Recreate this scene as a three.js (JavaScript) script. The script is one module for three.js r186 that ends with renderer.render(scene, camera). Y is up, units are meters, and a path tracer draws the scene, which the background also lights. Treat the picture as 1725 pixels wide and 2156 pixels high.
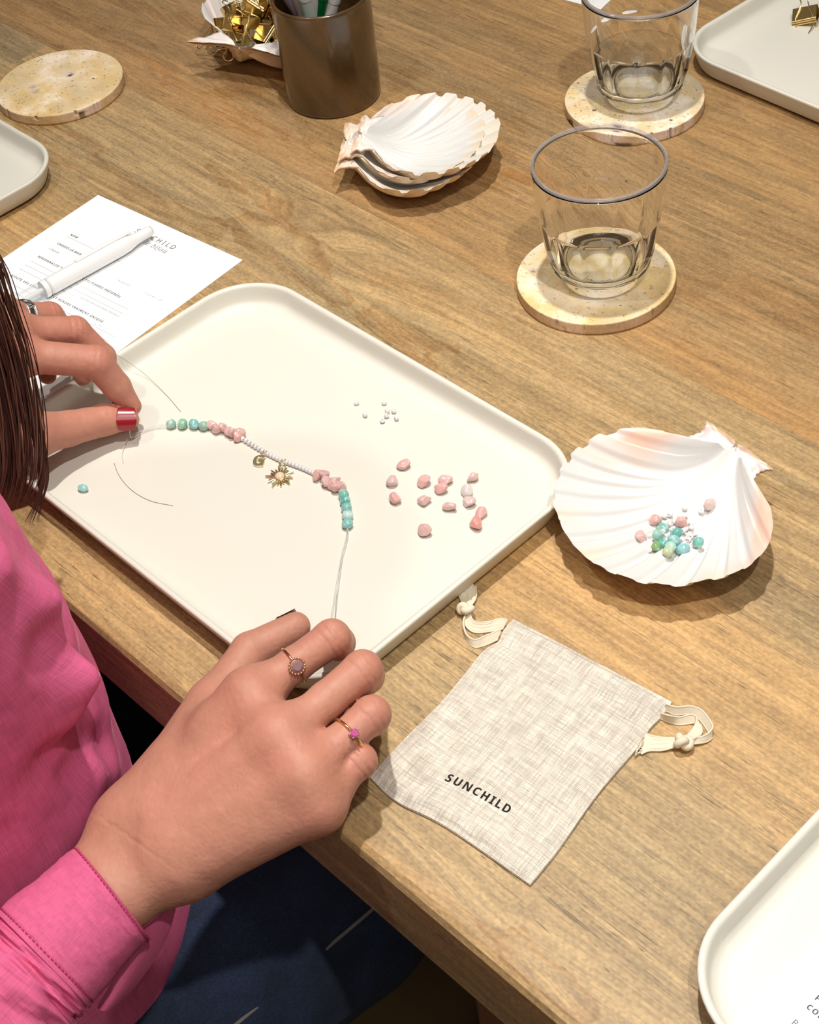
import * as THREE from 'three';
import { RoundedBoxGeometry } from 'three/addons/geometries/RoundedBoxGeometry.js';
import { RectAreaLightUniformsLib } from 'three/addons/lights/RectAreaLightUniformsLib.js';
import { mergeGeometries } from 'three/addons/utils/BufferGeometryUtils.js';
import { FontLoader } from 'three/addons/loaders/FontLoader.js';
import { TextGeometry } from 'three/addons/geometries/TextGeometry.js';

// ---------- camera, lamps, exposure. Metres, y up; the table's front edge is the line y = 0.75, z = 0 ----------
const scene = new THREE.Scene();
scene.background = new THREE.Color(0x000000);
const camera = new THREE.PerspectiveCamera(35.8946, 1725 / 2156, 0.02, 30);
camera.position.set(0, 1.3677, 0.2201);
{ // a hand-held phone looking down at the table, tilted 8 degrees
  const F = new THREE.Vector3(-0.552767, -0.7055, -0.44353), U = new THREE.Vector3(-0.457649, 0.70179, -0.545937);
  camera.up.copy(U); camera.lookAt(camera.position.clone().add(F));
}
scene.add(camera);
const renderer = new THREE.WebGLRenderer({ antialias: true });
renderer.toneMapping = THREE.LinearToneMapping;
renderer.toneMappingExposure = 1.0;
renderer.shadowMap.enabled = true;
RectAreaLightUniformsLib.init();
const LAMPS = [ // ceiling spotlights: position, aim, candela
  { at: [-0.58, 2.62, -0.38], to: [-0.22, 0.75, -0.06], cd: 9.4, cone: 0.6 },
  { at: [-0.85, 2.62, 0.45], to: [-0.5, 0.75, -0.1], cd: 2.2 },
  { at: [0.3, 2.62, 0.0], to: [-0.45, 0.75, 0.0], cd: 5.5 },
  { at: [-2.2, 2.62, -1.2], to: [-2.1, 0.4, -1.3], cd: 5 },
];
const PANEL = { at: [0.9, 2.66, 0.9], size: [1.0, 1.0], level: 2.1 };
const WARM = new THREE.Color().setRGB(1, 0.955, 0.89);

// ---------- small tools ----------
const V = (x, y, z) => new THREE.Vector3(x, y, z), v3 = (a) => new THREE.Vector3(a[0], a[1], a[2]);
const { lerp, clamp, smoothstep } = THREE.MathUtils;
const ss = (a, b, x) => { const t = Math.min(1, Math.max(0, (x - a) / (b - a))); return t * t * (3 - 2 * t); };
function rng(seed) { let a = seed >>> 0; return () => { a = (a + 0x6d2b79f5) | 0; let t = Math.imul(a ^ (a >>> 15), 1 | a); t = (t + Math.imul(t ^ (t >>> 7), 61 | t)) ^ t; return ((t ^ (t >>> 14)) >>> 0) / 4294967296; }; }
function hash(x, y, z) { let h = Math.imul(x | 0, 374761393) + Math.imul(y | 0, 668265263) + Math.imul(z | 0, 2147483647 - 58) | 0; h = Math.imul(h ^ (h >>> 13), 1274126177); return ((h ^ (h >>> 16)) >>> 0) / 4294967296; }
function noise2(x, y, s = 0) {
  const xi = Math.floor(x), yi = Math.floor(y), fx = x - xi, fy = y - yi, u = fx * fx * (3 - 2 * fx), v = fy * fy * (3 - 2 * fy);
  const a = hash(xi, yi, s), b = hash(xi + 1, yi, s), c = hash(xi, yi + 1, s), d = hash(xi + 1, yi + 1, s);
  return a + (b - a) * u + (c - a) * v + (a - b - c + d) * u * v;
}
function noise3(x, y, z) {
  const zi = Math.floor(z), f = z - zi, w = f * f * (3 - 2 * f);
  return lerp(noise2(x, y, zi * 7 + 3), noise2(x, y, zi * 7 + 10), w);
}
const fbm = (x, y, s = 0, o = 4) => { let r = 0, a = 0.5, t = 0; for (let i = 0; i < o; i++) { r += a * noise2(x, y, s + i * 17); t += a; a *= 0.5; x *= 2.03; y *= 2.03; } return r / t; };
const used = {};
const numbered = (n) => { const k = (used[n] = (used[n] ?? -1) + 1); return k ? n + '_' + String(k).padStart(3, '0') : n; };
const lit = (o) => { o.castShadow = true; o.receiveShadow = true; return o; };
function tag(o, label, category, group, kind) { Object.assign(o.userData, { label }, category && { category }, group && { group }, kind && { kind }); return o; }
function thing(name, label, category, at = [0, 0, 0], turn = 0, group) {
  const g = new THREE.Group(); g.name = numbered(name); g.position.set(...at); g.rotation.y = turn; scene.add(g); return tag(g, label, category, group);
}
function solo(name, geometry, material, label, category, group) { const m = lit(new THREE.Mesh(geometry, material)); m.name = numbered(name); scene.add(m); return tag(m, label, category, group); }
function part(name, geometry, material, parent, label) { const m = lit(new THREE.Mesh(geometry, material)); m.name = name; parent.add(m); if (label) m.userData.label = label; return m; }
function struct(name, geometry, material) { const m = lit(new THREE.Mesh(geometry, material)); m.name = name; m.userData.kind = 'structure'; scene.add(m); return m; }
const box = (w, h, d, x, y, z) => new THREE.BoxGeometry(w, h, d).translate(x, y, z);
const tube = (pts, r, seg = 32, rad = 6, closed = false) => new THREE.TubeGeometry(new THREE.CatmullRomCurve3(pts.map((p) => (p.isVector3 ? p : v3(p))), closed), seg, r, rad, closed);
const lathe = (pts, n = 48) => new THREE.LatheGeometry(pts.map((p) => new THREE.Vector2(p[0], p[1])), n);
const std = (o) => new THREE.MeshStandardMaterial(o), phys = (o) => new THREE.MeshPhysicalMaterial(o);
const rgb = (r, g, b) => new THREE.Color().setRGB(r, g, b);
const srgb = (r, g, b) => new THREE.Color().setRGB(r / 255, g / 255, b / 255, THREE.SRGBColorSpace);
function dataTex(w, h, f, color = true) { // f(x, y, out) fills out with 0..255
  const d = new Uint8Array(w * h * 4), o = [0, 0, 0];
  for (let y = 0; y < h; y++) for (let x = 0; x < w; x++) { f(x, y, o); const i = (y * w + x) * 4; d[i] = clamp(o[0], 0, 255); d[i + 1] = clamp(o[1], 0, 255); d[i + 2] = clamp(o[2], 0, 255); d[i + 3] = 255; }
  const t = new THREE.DataTexture(d, w, h); t.magFilter = t.minFilter = THREE.LinearFilter; t.wrapS = t.wrapT = THREE.RepeatWrapping;
  if (color) t.colorSpace = THREE.SRGBColorSpace; t.needsUpdate = true; return t;
}
// a closed or open grid of points as one indexed geometry: rows x cols
function grid(rows, cols, f, { wrap = false, color, uv } = {}) {
  const p = [], c = [], t = [], idx = [], q = V(), k = new THREE.Color();
  for (let i = 0; i < rows; i++) for (let j = 0; j < cols; j++) {
    f(i, j, q); p.push(q.x, q.y, q.z);
    if (color) { color(i, j, k, q); c.push(k.r, k.g, k.b); }
    if (uv) t.push(...uv(i, j)); else t.push(j / (cols - 1), i / (rows - 1));
  }
  const cc = wrap ? cols : cols - 1;
  for (let i = 0; i < rows - 1; i++) for (let j = 0; j < cc; j++) { const a = i * cols + j, b = i * cols + (j + 1) % cols, d = a + cols, e = b + cols; idx.push(a, b, d, b, e, d); }
  const g = new THREE.BufferGeometry(); g.setAttribute('position', new THREE.Float32BufferAttribute(p, 3)); g.setAttribute('uv', new THREE.Float32BufferAttribute(t, 2));
  if (color) g.setAttribute('color', new THREE.Float32BufferAttribute(c, 3));
  g.setIndex(idx); g.computeVertexNormals(); return g;
}
function paint(g, f) { // vertex colours from positions
  const p = g.attributes.position, c = new Float32Array(p.count * 3), k = new THREE.Color(), q = V();
  for (let i = 0; i < p.count; i++) { q.fromBufferAttribute(p, i); f(q, k, i); c.set([k.r, k.g, k.b], i * 3); }
  g.setAttribute('color', new THREE.BufferAttribute(c, 3)); return g;
}

// ================= the room =================
{
  const wallMat = std({ color: rgb(0.72, 0.69, 0.64), roughness: 0.95 }), ceilMat = std({ color: rgb(0.8, 0.79, 0.76), roughness: 0.95 });
  const floorTex = dataTex(256, 256, (x, y, o) => { const n = fbm(x / 60, y / 14, 5, 4); const k = 0.75 + 0.5 * n; o[0] = 104 * k; o[1] = 82 * k; o[2] = 50 * k; });
  floorTex.repeat.set(4, 4);
  const floorMat = std({ map: floorTex, roughness: 0.7 });
  const X0 = -3.6, X1 = 2.2, Z0 = -2.9, Z1 = 2.4, H = 2.8, T = 0.12, cx = (X0 + X1) / 2, cz = (Z0 + Z1) / 2, w = X1 - X0, d = Z1 - Z0;
  struct('floor', box(w + 2 * T, T, d + 2 * T, cx, -T / 2, cz), floorMat);
  struct('ceiling', box(w + 2 * T, T, d + 2 * T, cx, H + T / 2, cz), ceilMat);
  struct('wall_back', box(w + 2 * T, H, T, cx, H / 2, Z0 - T / 2), wallMat);
  struct('wall_front', box(w + 2 * T, H, T, cx, H / 2, Z1 + T / 2), wallMat);
  struct('wall_left', box(T, H, d, X0 - T / 2, H / 2, cz), wallMat);
  struct('wall_right', box(T, H, d, X1 + T / 2, H / 2, cz), wallMat);
}
// ceiling spotlights: a can, a glowing lens and the light just below it
{
  const can = std({ color: rgb(0.75, 0.74, 0.72), roughness: 0.5 }), lens = std({ color: 0x000000, emissive: rgb(1, 0.93, 0.83), emissiveIntensity: 9 });
  LAMPS.forEach((L, i) => {
    const t = thing('ceiling_spotlight', ['white ceiling spotlight above the tray and shells', 'white ceiling spotlight above the seated person', 'white ceiling spotlight above the linen pouch', 'white ceiling spotlight at the far end of the table'][i], 'spotlight', [L.at[0], 0, L.at[2]]);
    part('housing', lathe([[0.001, 2.8], [0.05, 2.8], [0.055, 2.79], [0.055, 2.66], [0.05, 2.645], [0.044, 2.645], [0.044, 2.665], [0.001, 2.665]], 32), can, t);
    part('lens', lathe([[0.042, 2.655], [0.042, 2.65], [0.001, 2.648]].reverse(), 24), lens, t);
    const s = new THREE.SpotLight(WARM, L.cd, 0, L.cone ?? 0.85, L.cone ? 1 : 0.7, 2); s.name = 'spotlight_beam'; s.position.set(0, L.at[1], 0); s.castShadow = true; s.shadow.radius = 1.5; s.shadow.mapSize.set(2048, 2048);
    s.target.position.set(L.to[0] - L.at[0], L.to[1], L.to[2] - L.at[2]); t.add(s, s.target);
  });
  const t = thing('ceiling_panel_light', 'square white ceiling light panel behind the camera', 'ceiling light', [PANEL.at[0], 0, PANEL.at[2]]);
  part('frame', box(PANEL.size[0] + 0.06, 0.09, PANEL.size[1] + 0.06, 0, 2.755, 0), can, t);
  part('diffuser', box(PANEL.size[0], 0.02, PANEL.size[1], 0, 2.7, 0), std({ color: rgb(0.8, 0.8, 0.8), emissive: rgb(1, 0.96, 0.9), emissiveIntensity: 1.4 }), t);
  const a = new THREE.RectAreaLight(rgb(1, 0.96, 0.9), PANEL.level, ...PANEL.size); a.name = 'panel_light'; a.position.set(0, PANEL.at[1], 0); a.rotation.x = -Math.PI / 2; t.add(a);
}

// ================= the table =================
{
  const t = thing('table', 'long oiled wooden table with all the trays, shells and glasses on it', 'table');
  // wood, computed per board: tone bands along the grain, growth figure round knots, dark pores
  function wood(W, Hh, x0, x1, z0, z1, o) {
    const rnd = rng(o.seed), pores = new Float32Array(W * Hh), sx = W / (x1 - x0), sz = Hh / (z1 - z0);
    const figure = (x, z) => { let zz = z; for (const k of o.knots ?? []) { const dx = (x - k[0]) / k[2], dz = (z - k[1]) / k[3]; zz += k[4] * Math.exp(-(dx * dx + dz * dz)) * Math.sign(z - k[1] || 1); } return zz; };
    for (let n = 0; n < o.pores; n++) {
      const x = x0 + rnd() * (x1 - x0), z = z0 + rnd() * (z1 - z0), dens = fbm(x * 5, z * 42, o.seed + 5, 3); if (rnd() > ss(0.4, 0.7, dens) * 1.1 + 0.08) continue;
      const long = rnd() < 0.2, len = long ? 0.02 + 0.07 * rnd() : 0.003 + 0.02 * rnd() * rnd(), wd = long ? 0.00022 : 0.00022 + 0.0003 * rnd(), dark = long ? 0.12 + 0.2 * rnd() : 0.25 + 0.6 * rnd() * rnd(), slope = (rnd() - 0.5) * 0.04;
      for (let px = Math.floor((x - x0) * sx); px < (x - x0 + len) * sx; px++) {
        if (px < 0 || px >= W) continue; const tt = (px / sx + x0 - x) / len, zc = figure(px / sx + x0, z + slope * tt * len) - z0, ww = wd * Math.sin(Math.PI * clamp(tt, 0.05, 0.95));
        for (let pz = Math.floor((zc - ww) * sz); pz <= (zc + ww) * sz; pz++) if (pz >= 0 && pz < Hh) { const i = pz * W + px, c = Math.max(0, 1 - Math.abs((pz + 0.5) / sz - zc) / (ww + 0.5 / sz)); pores[i] = Math.max(pores[i], dark * c); }
      }
    }
    return dataTex(W, Hh, (ix, iz, out) => {
      const x = x0 + (ix + 0.5) / sx, z = z0 + (iz + 0.5) / sz, zz = figure(x, z);
      const broad = fbm(x * 1.3 + 7, zz * 11, o.seed, 3), band = fbm(x * 2.2, zz * 70, o.seed + 1, 3), fine = noise2(x * 60, zz * 1500, o.seed + 2), grit = noise2(x * 700, z * 900, o.seed + 3), fleck = fbm(x * 40, z * 260, o.seed + 9, 2);
      let k = 1 + 0.3 * (broad - 0.5) + 0.22 * (band - 0.5) + 0.15 * (fine - 0.5) + 0.13 * (noise2(x * 9, zz * 420, o.seed + 6) - 0.5) + 0.17 * (grit - 0.5) + 0.14 * (fleck - 0.5);
      let red = 0.5 * (broad - 0.5) + 0.5 * (fbm(x * 3, zz * 25, o.seed + 4, 3) - 0.5);
      for (const s of o.stains ?? []) { // heartwood flares: ragged along the grain, crisp on one side
        const dx = (x - s[0]) / s[2], dz = (z - s[1]) / s[3], zone = Math.exp(-dx * dx - dz * dz); if (zone < 0.02) continue;
        const n = fbm(x * 13 + s[0] * 90 + 0.7 * fbm(x * 40, z * 50, 78, 2), zz * 46 + s[1] * 70, o.seed + 31, 4) + 0.42 * (zone - 0.5), m = ss(0.5, 0.53, n) * ss(0.78, 0.5, n) * s[4];
        k -= 0.11 * m; red += 0.5 * m;
      }
      const p = pores[iz * W + ix]; k *= 1 - 0.62 * p;
      k *= o.tone;
      out[0] = 178 * k * (1 + 0.05 * red); out[1] = 147 * k * (o.warm ?? 1) * (1 - 0.1 * red); out[2] = 102 * k * (o.warm ?? 1) ** 2 * (1 - 0.3 * red);
    });
  }
  const X0 = -2.3, X1 = 0.62, TH = 0.05;
  const boards = [ // front and back z of each board, visible x range, texture size
    [-0.353, 0, -1.1, 0.0, 2048, 2048, { seed: 23, pores: 13000, tone: 0.98, knots: [[-0.72, -0.285, 0.1, 0.035, 0.02], [-0.745, -0.31, 0.06, 0.02, 0.015], [-0.275, -0.012, 0.05, 0.02, 0.008]], stains: [[-0.71, -0.285, 0.09, 0.022, 0.9], [-0.79, -0.315, 0.07, 0.018, 0.8], [-0.95, -0.27, 0.09, 0.02, 0.8], [-0.245, -0.012, 0.03, 0.008, 0.7], [-0.5, -0.31, 0.15, 0.012, 0.35]] }],
    [-0.5295, -0.353, -1.3, -0.2, 2048, 512, { seed: 37, pores: 1800, tone: 0.88, warm: 0.97, knots: [[-1.0, -0.43, 0.09, 0.03, 0.02]], stains: [[-1.0, -0.42, 0.15, 0.05, 0.7], [-0.75, -0.48, 0.12, 0.03, 0.5], [-0.45, -0.43, 0.12, 0.03, 0.5]] }],
    [-0.706, -0.5295, -1.3, -0.3, 1024, 256, { seed: 41, pores: 1200, warm: 0.97, tone: 0.9 }],
    [-0.95, -0.706, -1.3, -0.3, 1024, 256, { seed: 53, pores: 400, warm: 0.97, tone: 0.88 }],
  ];
  boards.forEach(([z0, z1, x0, x1, W, Hh, o], i) => {
    const map = wood(W, Hh, x0, x1, z0, z1, o), m = std({ map, roughness: 0.5, bumpMap: map, bumpScale: 0.00025 });
    // top with a 2 mm chamfer at the joints; the front board has the worn 5 mm chamfer of the table's edge
    const j = 0.00012, f = i === 0 ? 0.005 : j, g = 0.00001;
    const prof = [[z0 + g, -TH], [z0 + g, -j], [z0 + g + j, 0], [z1 - g - f, 0], [z1 - g - f * 0.35, -f * 0.3], [z1 - g, -f * 0.95], [z1 - g, -TH], [z0 + g, -TH]];
    const p = [], uv = [], idx = [], at = (x, [z, y]) => { p.push(x, 0.75 + y, z); uv.push((x - x0) / (x1 - x0), (z - z0 - y * 0.8) / (z1 - z0)); return p.length / 3 - 1; };
    for (let k = 0; k < prof.length - 1; k++) { const a = at(X0, prof[k]), b = at(X1, prof[k]), c = at(X1, prof[k + 1]), d = at(X0, prof[k + 1]); idx.push(a, c, b, a, d, c); }
    for (const x of [X0, X1]) { const e = prof.slice(0, -1).map((q) => at(x, q)); for (let k = 1; k < e.length - 1; k++) idx.push(...(x === X0 ? [e[0], e[k], e[k + 1]] : [e[0], e[k + 1], e[k]])); }
    const geo = new THREE.BufferGeometry(); geo.setAttribute('position', new THREE.Float32BufferAttribute(p, 3)); geo.setAttribute('uv', new THREE.Float32BufferAttribute(uv, 2)); geo.setIndex(idx);
    const gg = geo.toNonIndexed(); gg.computeVertexNormals(); part('board', gg, m, t);
  });
  const dark = std({ color: rgb(0.2, 0.1, 0.045), roughness: 0.6 });
  part('apron', box(X1 - X0 - 0.2, 0.09, 0.024, (X0 + X1) / 2, 0.75 - TH - 0.045, -0.11), dark, t);
  part('apron', box(X1 - X0 - 0.2, 0.09, 0.024, (X0 + X1) / 2, 0.75 - TH - 0.045, -0.84), dark, t);
  for (const [x, z] of [[-0.275, -0.09], [-0.275, -0.86], [-2.1, -0.09], [-2.1, -0.86]]) part('leg', new RoundedBoxGeometry(0.09, 0.75 - TH, 0.09, 2, 0.004).translate(x + 0.045 - 0.06, (0.75 - TH) / 2, z), dark, t);
}

// ================= trays =================
const trayMat = phys({ color: rgb(0.715, 0.7, 0.625), roughness: 0.42 });
function trayGeometry(W = 0.296, D = 0.2155, R = 0.042, H = 0.018) {
  const prof = [[0.5, 0], [0.014, 0], [0.008, 0.0008], [0.005, 0.003], [0.0022, 0.01], [0.0004, 0.0155], [0, 0.0168], [0.0004, 0.0177], [0.0013, 0.0181], [0.0024, 0.018], [0.0034, 0.0174], [0.004, 0.0162], [0.0046, 0.0125], [0.0054, 0.0085], [0.0068, 0.0062], [0.0095, 0.0047], [0.0135, 0.004], [0.03, 0.004], [0.5, 0.004]];
  const per = []; // points and outward normals round a rounded rectangle
  const corner = 14, hx = W / 2, hz = D / 2;
  for (let q = 0; q < 4; q++) for (let k = 0; k <= corner; k++) per.push([q, (q + k / corner) * Math.PI / 2]);
  return grid(prof.length, per.length + 1, (i, j, p) => {
    const [d, y] = prof[i], [q, a] = per[j % per.length], dd = Math.min(d, hz - 0.0005), r = Math.max(R - dd, 0.0004), sx = q === 0 || q === 3 ? 1 : -1, sz = q < 2 ? 1 : -1;
    p.set(sx * (hx - dd - r) + r * Math.cos(a), y / 0.018 * H, sz * (hz - dd - r) + r * Math.sin(a)); if (d >= 0.5) { p.x = sx * (hx - hz + 0.001); p.z = 0; }
  });
}
const trayGeo = trayGeometry();
trayGeo.index.array.reverse(); trayGeo.computeVertexNormals();
for (const [label, x, z, turn] of [
  ['cream rectangular tray under the beaded bracelet, between the two hands', -0.5609, -0.1406, 0],
  ['cream tray by the uncovered travertine coaster, only one rounded corner in view', -1.061, -0.1413, 0],
  ['cream tray behind the fuller water glass, a gold clip lying on it', -0.5155, -0.721, -0.05],
  ['cream tray beyond the linen pouch with a printed white card in it', -0.0515, -0.1406, 0],
]) { const m = solo('tray', trayGeo, trayMat, label, 'tray', 'cream trays on the table'); m.position.set(x, 0.75, z); m.rotation.y = turn; }

// ================= travertine coasters =================
function coaster(label, x, z, seed, o) {
  const R = 0.05, H = 0.0085, rnd = rng(seed), N = 512, pits = [...(o.pits ?? [])];
  for (let k = 0; k < o.many; k++) { const a = rnd() * 6.283, r = Math.sqrt(rnd()) * 0.048; pits.push([r * Math.cos(a), r * Math.sin(a), 0.00025 + 0.0006 * rnd() ** 3, 0.55, 0.6 + rnd()]); }
  const tex = dataTex(N, N, (ix, iy, out) => { // looked down on: u, v over the square round the disc
    const px = (ix / N - 0.5) * 0.104, pz = (iy / N - 0.5) * 0.104, w = fbm(px * 30 + 3, pz * 30, seed, 3), vein = fbm(px * 45 + w * 2, pz * 110 + w * 3, seed + 1, 4), cloud = fbm(px * 60, pz * 60, seed + 2, 4), grain = noise2(px * 2600, pz * 2600, seed + 3), speck = fbm(px * 420, pz * 700, seed + 4, 2);
    const y = clamp(0.5 + 1.7 * (vein - 0.5) + 0.5 * o.gold, 0, 1), pale = ss(0.5, 0.75, cloud) * o.pale;
    let k = 0.94 + 0.2 * (cloud - 0.5) + 0.08 * (grain - 0.5) - 0.2 * ss(0.72, 0.85, speck);
    let c = [lerp(236, 230, y), lerp(218, 198, y), lerp(190, 138, y)];
    c = [lerp(c[0], 242, pale), lerp(c[1], 230, pale), lerp(c[2], 218, pale)];
    for (const p of pits) { const d = Math.hypot((px - p[0]) * (p[4] ?? 1), pz - p[1]) / p[2]; if (d < 2.4) { if (p[3] < 0.5 || p[2] > 0.002) { const m = ss(2.4, 1.2, d) * 0.7; c = [lerp(c[0], 205, m), lerp(c[1], 188, m), lerp(c[2], 182, m)]; } k *= 1 - p[3] * ss(1.15, 0.5, d + 0.3 * (cloud - 0.5)); } }
    k *= 1.05; out[0] = c[0] * k; out[1] = c[1] * k; out[2] = c[2] * k;
  });
  const depth = (px, pz) => { let d = 0; for (const p of pits) { const r = Math.hypot((px - p[0]) * (p[4] ?? 1), pz - p[1]) / p[2]; if (r < 1.3) d = Math.max(d, Math.min(p[2] * 0.9, 0.0016) * ss(1.2, 0.4, r)); } return d; };
  const notch = (a, y) => { let r = 0; for (const n of o.notches ?? []) { const da = Math.atan2(Math.sin(a - n[0]), Math.cos(a - n[0])) * R; if (y > n[2] * H && y < n[3] * H) r = Math.max(r, n[4] * ss(n[1], n[1] * 0.5, Math.abs(da))); } return r; };
  const SEG = 220, rings = [];
  for (let k = 0; k <= 34; k++) rings.push([k / 34 * (R - 0.0007), H, 1]);
  rings.push([R - 0.0002, H - 0.0002, 0], [R, H - 0.0007, 0]); for (let k = 1; k < 8; k++) rings.push([R, H - 0.0007 - (H - 0.0012) * k / 8, 0]); rings.push([R - 0.0005, 0, 0], [0.0001, 0, 0]);
  const geo = grid(rings.length, SEG + 1, (i, j, p) => {
    const [r, y, top] = rings[i], a = (j % SEG) / SEG * Math.PI * 2, rough = top ? 0 : 0.0003 * (fbm(a * 20, y * 900, seed, 3) - 0.5), cut = r > R - 0.003 ? notch(a, y) : 0, rr = Math.max(r + rough - cut, 0.00005);
    p.set(rr * Math.cos(a), y - (top ? depth(rr * Math.cos(a), rr * Math.sin(a)) : 0), rr * Math.sin(a));
  }, { uv: () => [0, 0] });
  const P = geo.attributes.position, uv = geo.attributes.uv;
  for (let i = 0; i < P.count; i++) { const x = P.getX(i), zz = P.getZ(i), y = P.getY(i), s = y < H - 0.001 ? 1 - (H - y) * 3 : 1; uv.setXY(i, x * s / 0.104 + 0.5, zz * s / 0.104 + 0.5); }
  paint(geo, (q, c) => { const side = Math.hypot(q.x, q.z) > R - 0.0045 && q.y < H - 0.0004; c.setRGB(1, side ? 0.93 : 1, side ? 0.98 : 1); if (side) { const a = Math.atan2(q.z, q.x); if (Math.hypot(q.x, q.z) < R - 0.0012) c.multiplyScalar(0.35); else c.multiplyScalar(0.86 + 0.2 * (noise2(a * 60, q.y * 900, seed) - 0.5)); } });
  const m = solo('coaster', geo, std({ map: tex, vertexColors: true, roughness: 0.75 }), label, 'coaster', 'round travertine coasters');
  m.position.set(x, 0.75, z); return m;
}
// notches: angle, half width, from and to (share of the height), depth
coaster('round travertine coaster under the nearly empty glass', -0.5372, -0.3867, 3, { many: 24, gold: 0.5, pale: 0.5, pits: [[-0.034, 0.021, 0.0016, 0.3], [0.003, 0.012, 0.0013, 0.85], [0.0, 0.018, 0.001, 0.85], [0.012, 0.006, 0.001, 0.8]], notches: [[1.25, 0.0006, 0.1, 0.45, 0.001]] });
coaster('round pitted travertine coaster with a chipped rim under the fuller glass', -0.6533, -0.5631, 8, { many: 110, gold: -0.2, pale: 0.75, pits: [[-0.012, 0.03, 0.0016, 0.6], [0.015, 0.036, 0.0022, 0.6, 0.6], [-0.034, -0.004, 0.0012, 0.9], [-0.024, 0.004, 0.0012, 0.9], [-0.036, -0.018, 0.001, 0.8], [0.04, 0.008, 0.0015, 0.7]], notches: [[2.05, 0.006, 0, 0.55, 0.0022], [1.0, 0.008, 0, 0.25, 0.002], [0.35, 0.0012, 0, 1, 0.0014], [0.62, 0.001, 0.3, 1, 0.0012], [0.1, 0.0009, 0.2, 0.9, 0.001]] });
coaster('empty round travertine coaster with a dark hole in its top', -1.0284, -0.3174, 12, { many: 12, gold: 0.35, pale: 0.7, pits: [[-0.002, -0.012, 0.0026, 0.85, 1.4], [-0.012, 0.017, 0.0018, 0.25], [-0.004, 0.02, 0.002, 0.15], [0.018, -0.02, 0.0012, 0.6, 0.6]], notches: [[1.56, 0.0007, 0, 1, 0.003], [1.0, 0.001, 0.6, 1, 0.002], [0.28, 0.003, 0, 0.6, 0.002], [0.38, 0.0008, 0.5, 1, 0.0014]] });

// ================= glasses and their water =================
const glassMat = phys({ color: 0xffffff, roughness: 0.0, transmission: 1, thickness: 0.01, ior: 1.5 });
const paneMat = phys({ color: rgb(0.985, 0.985, 0.985), roughness: 0.0, transmission: 1, thickness: 0, ior: 1.5 });
const waterMat = phys({ color: rgb(0.93, 0.95, 0.96), roughness: 0.0, transmission: 1, thickness: 0, ior: 1.33 });
const OUT = [[0.0, 0.0008], [0.02, 0.0006], [0.0245, 0.0], [0.0262, 0.0008], [0.0278, 0.004], [0.0305, 0.011], [0.0332, 0.021], [0.0352, 0.032], [0.0366, 0.042], [0.0374, 0.047], [0.0382, 0.052], [0.0395, 0.065], [0.0403, 0.075], [0.0406, 0.081], [0.0405, 0.083], [0.0399, 0.0838]];
const INN = [[0.0392, 0.0836], [0.0387, 0.0826], [0.0386, 0.079], [0.0377, 0.066], [0.0365, 0.052], [0.0352, 0.042], [0.0338, 0.033], [0.0318, 0.024], [0.0292, 0.0165], [0.026, 0.0122], [0.021, 0.0102], [0.012, 0.0096], [0.0, 0.0095]];
const INNER = (y) => { for (let k = 0; k < INN.length - 1; k++) if (y <= INN[k][1] && y >= INN[k + 1][1]) { const t = (y - INN[k + 1][1]) / (INN[k][1] - INN[k + 1][1]); return lerp(INN[k + 1][0], INN[k][0], t); } return 0; };
function glassGeometry(lo, hi) {
  const fine = (a) => { const c = new THREE.CatmullRomCurve3(a.map((p) => V(p[0], p[1], 0)), false, 'centripetal'), n = a.length * 5; return Array.from({ length: n + 1 }, (_, k) => { const q = c.getPoint(k / n); return [Math.max(q.x, 0), q.y]; }); };
  const all = fine(OUT), keep = (p) => p[1] >= lo && p[1] <= hi, o = all.filter(keep), inn = fine(INN).filter(keep), prof = lo > 0 ? [...o, ...inn, o[0]] : [...o, ...inn], NF = 12, SEG = NF * 14;
  const g = grid(prof.length, SEG + 1, (i, j, p) => {
    const [r, y] = prof[i], a = (j % SEG) / SEG * Math.PI * 2 + 0.12; let k = 1;
    if (i < o.length) { const f = ((j % 14) / 14 - 0.5) * 2 * Math.PI / NF, w = ss(0.0475, 0.0455, y) * ss(0.0, 0.003, y); k = lerp(1, Math.cos(Math.PI / NF) / Math.cos(f) * 1.008, w); }
    p.set(Math.max(r * k, 0.00002) * Math.cos(a), y, Math.max(r * k, 0.00002) * Math.sin(a));
  });
  g.index.array.reverse(); g.computeVertexNormals(); return g;
}
const baseGeo = glassGeometry(-1, 0.0112), wallGeo = glassGeometry(0.0106, 0.0812), rimGeo = glassGeometry(0.0808, 1);
const rimMat = phys({ color: rgb(0.9, 0.89, 0.91), roughness: 0.08, transmission: 0.84, thickness: 0, ior: 1.5 });
function waterGeometry(level) {
  const prof = [[0.00002, 0.00935]]; for (let k = 1; k <= 24; k++) { const y = lerp(0.0096, level, k / 24); prof.push([INNER(y) + 0.00012, y]); }
  prof.push([INNER(level) - 0.0006, level - 0.0004], [INNER(level) - 0.003, level - 0.0007], [0.00002, level - 0.0007]);
  const g = grid(prof.length, 97, (i, j, p) => { const a = (j % 96) / 96 * Math.PI * 2; p.set(prof[i][0] * Math.cos(a), prof[i][1], prof[i][0] * Math.sin(a)); }); g.index.array.reverse(); g.computeVertexNormals(); return g;
}
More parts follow.
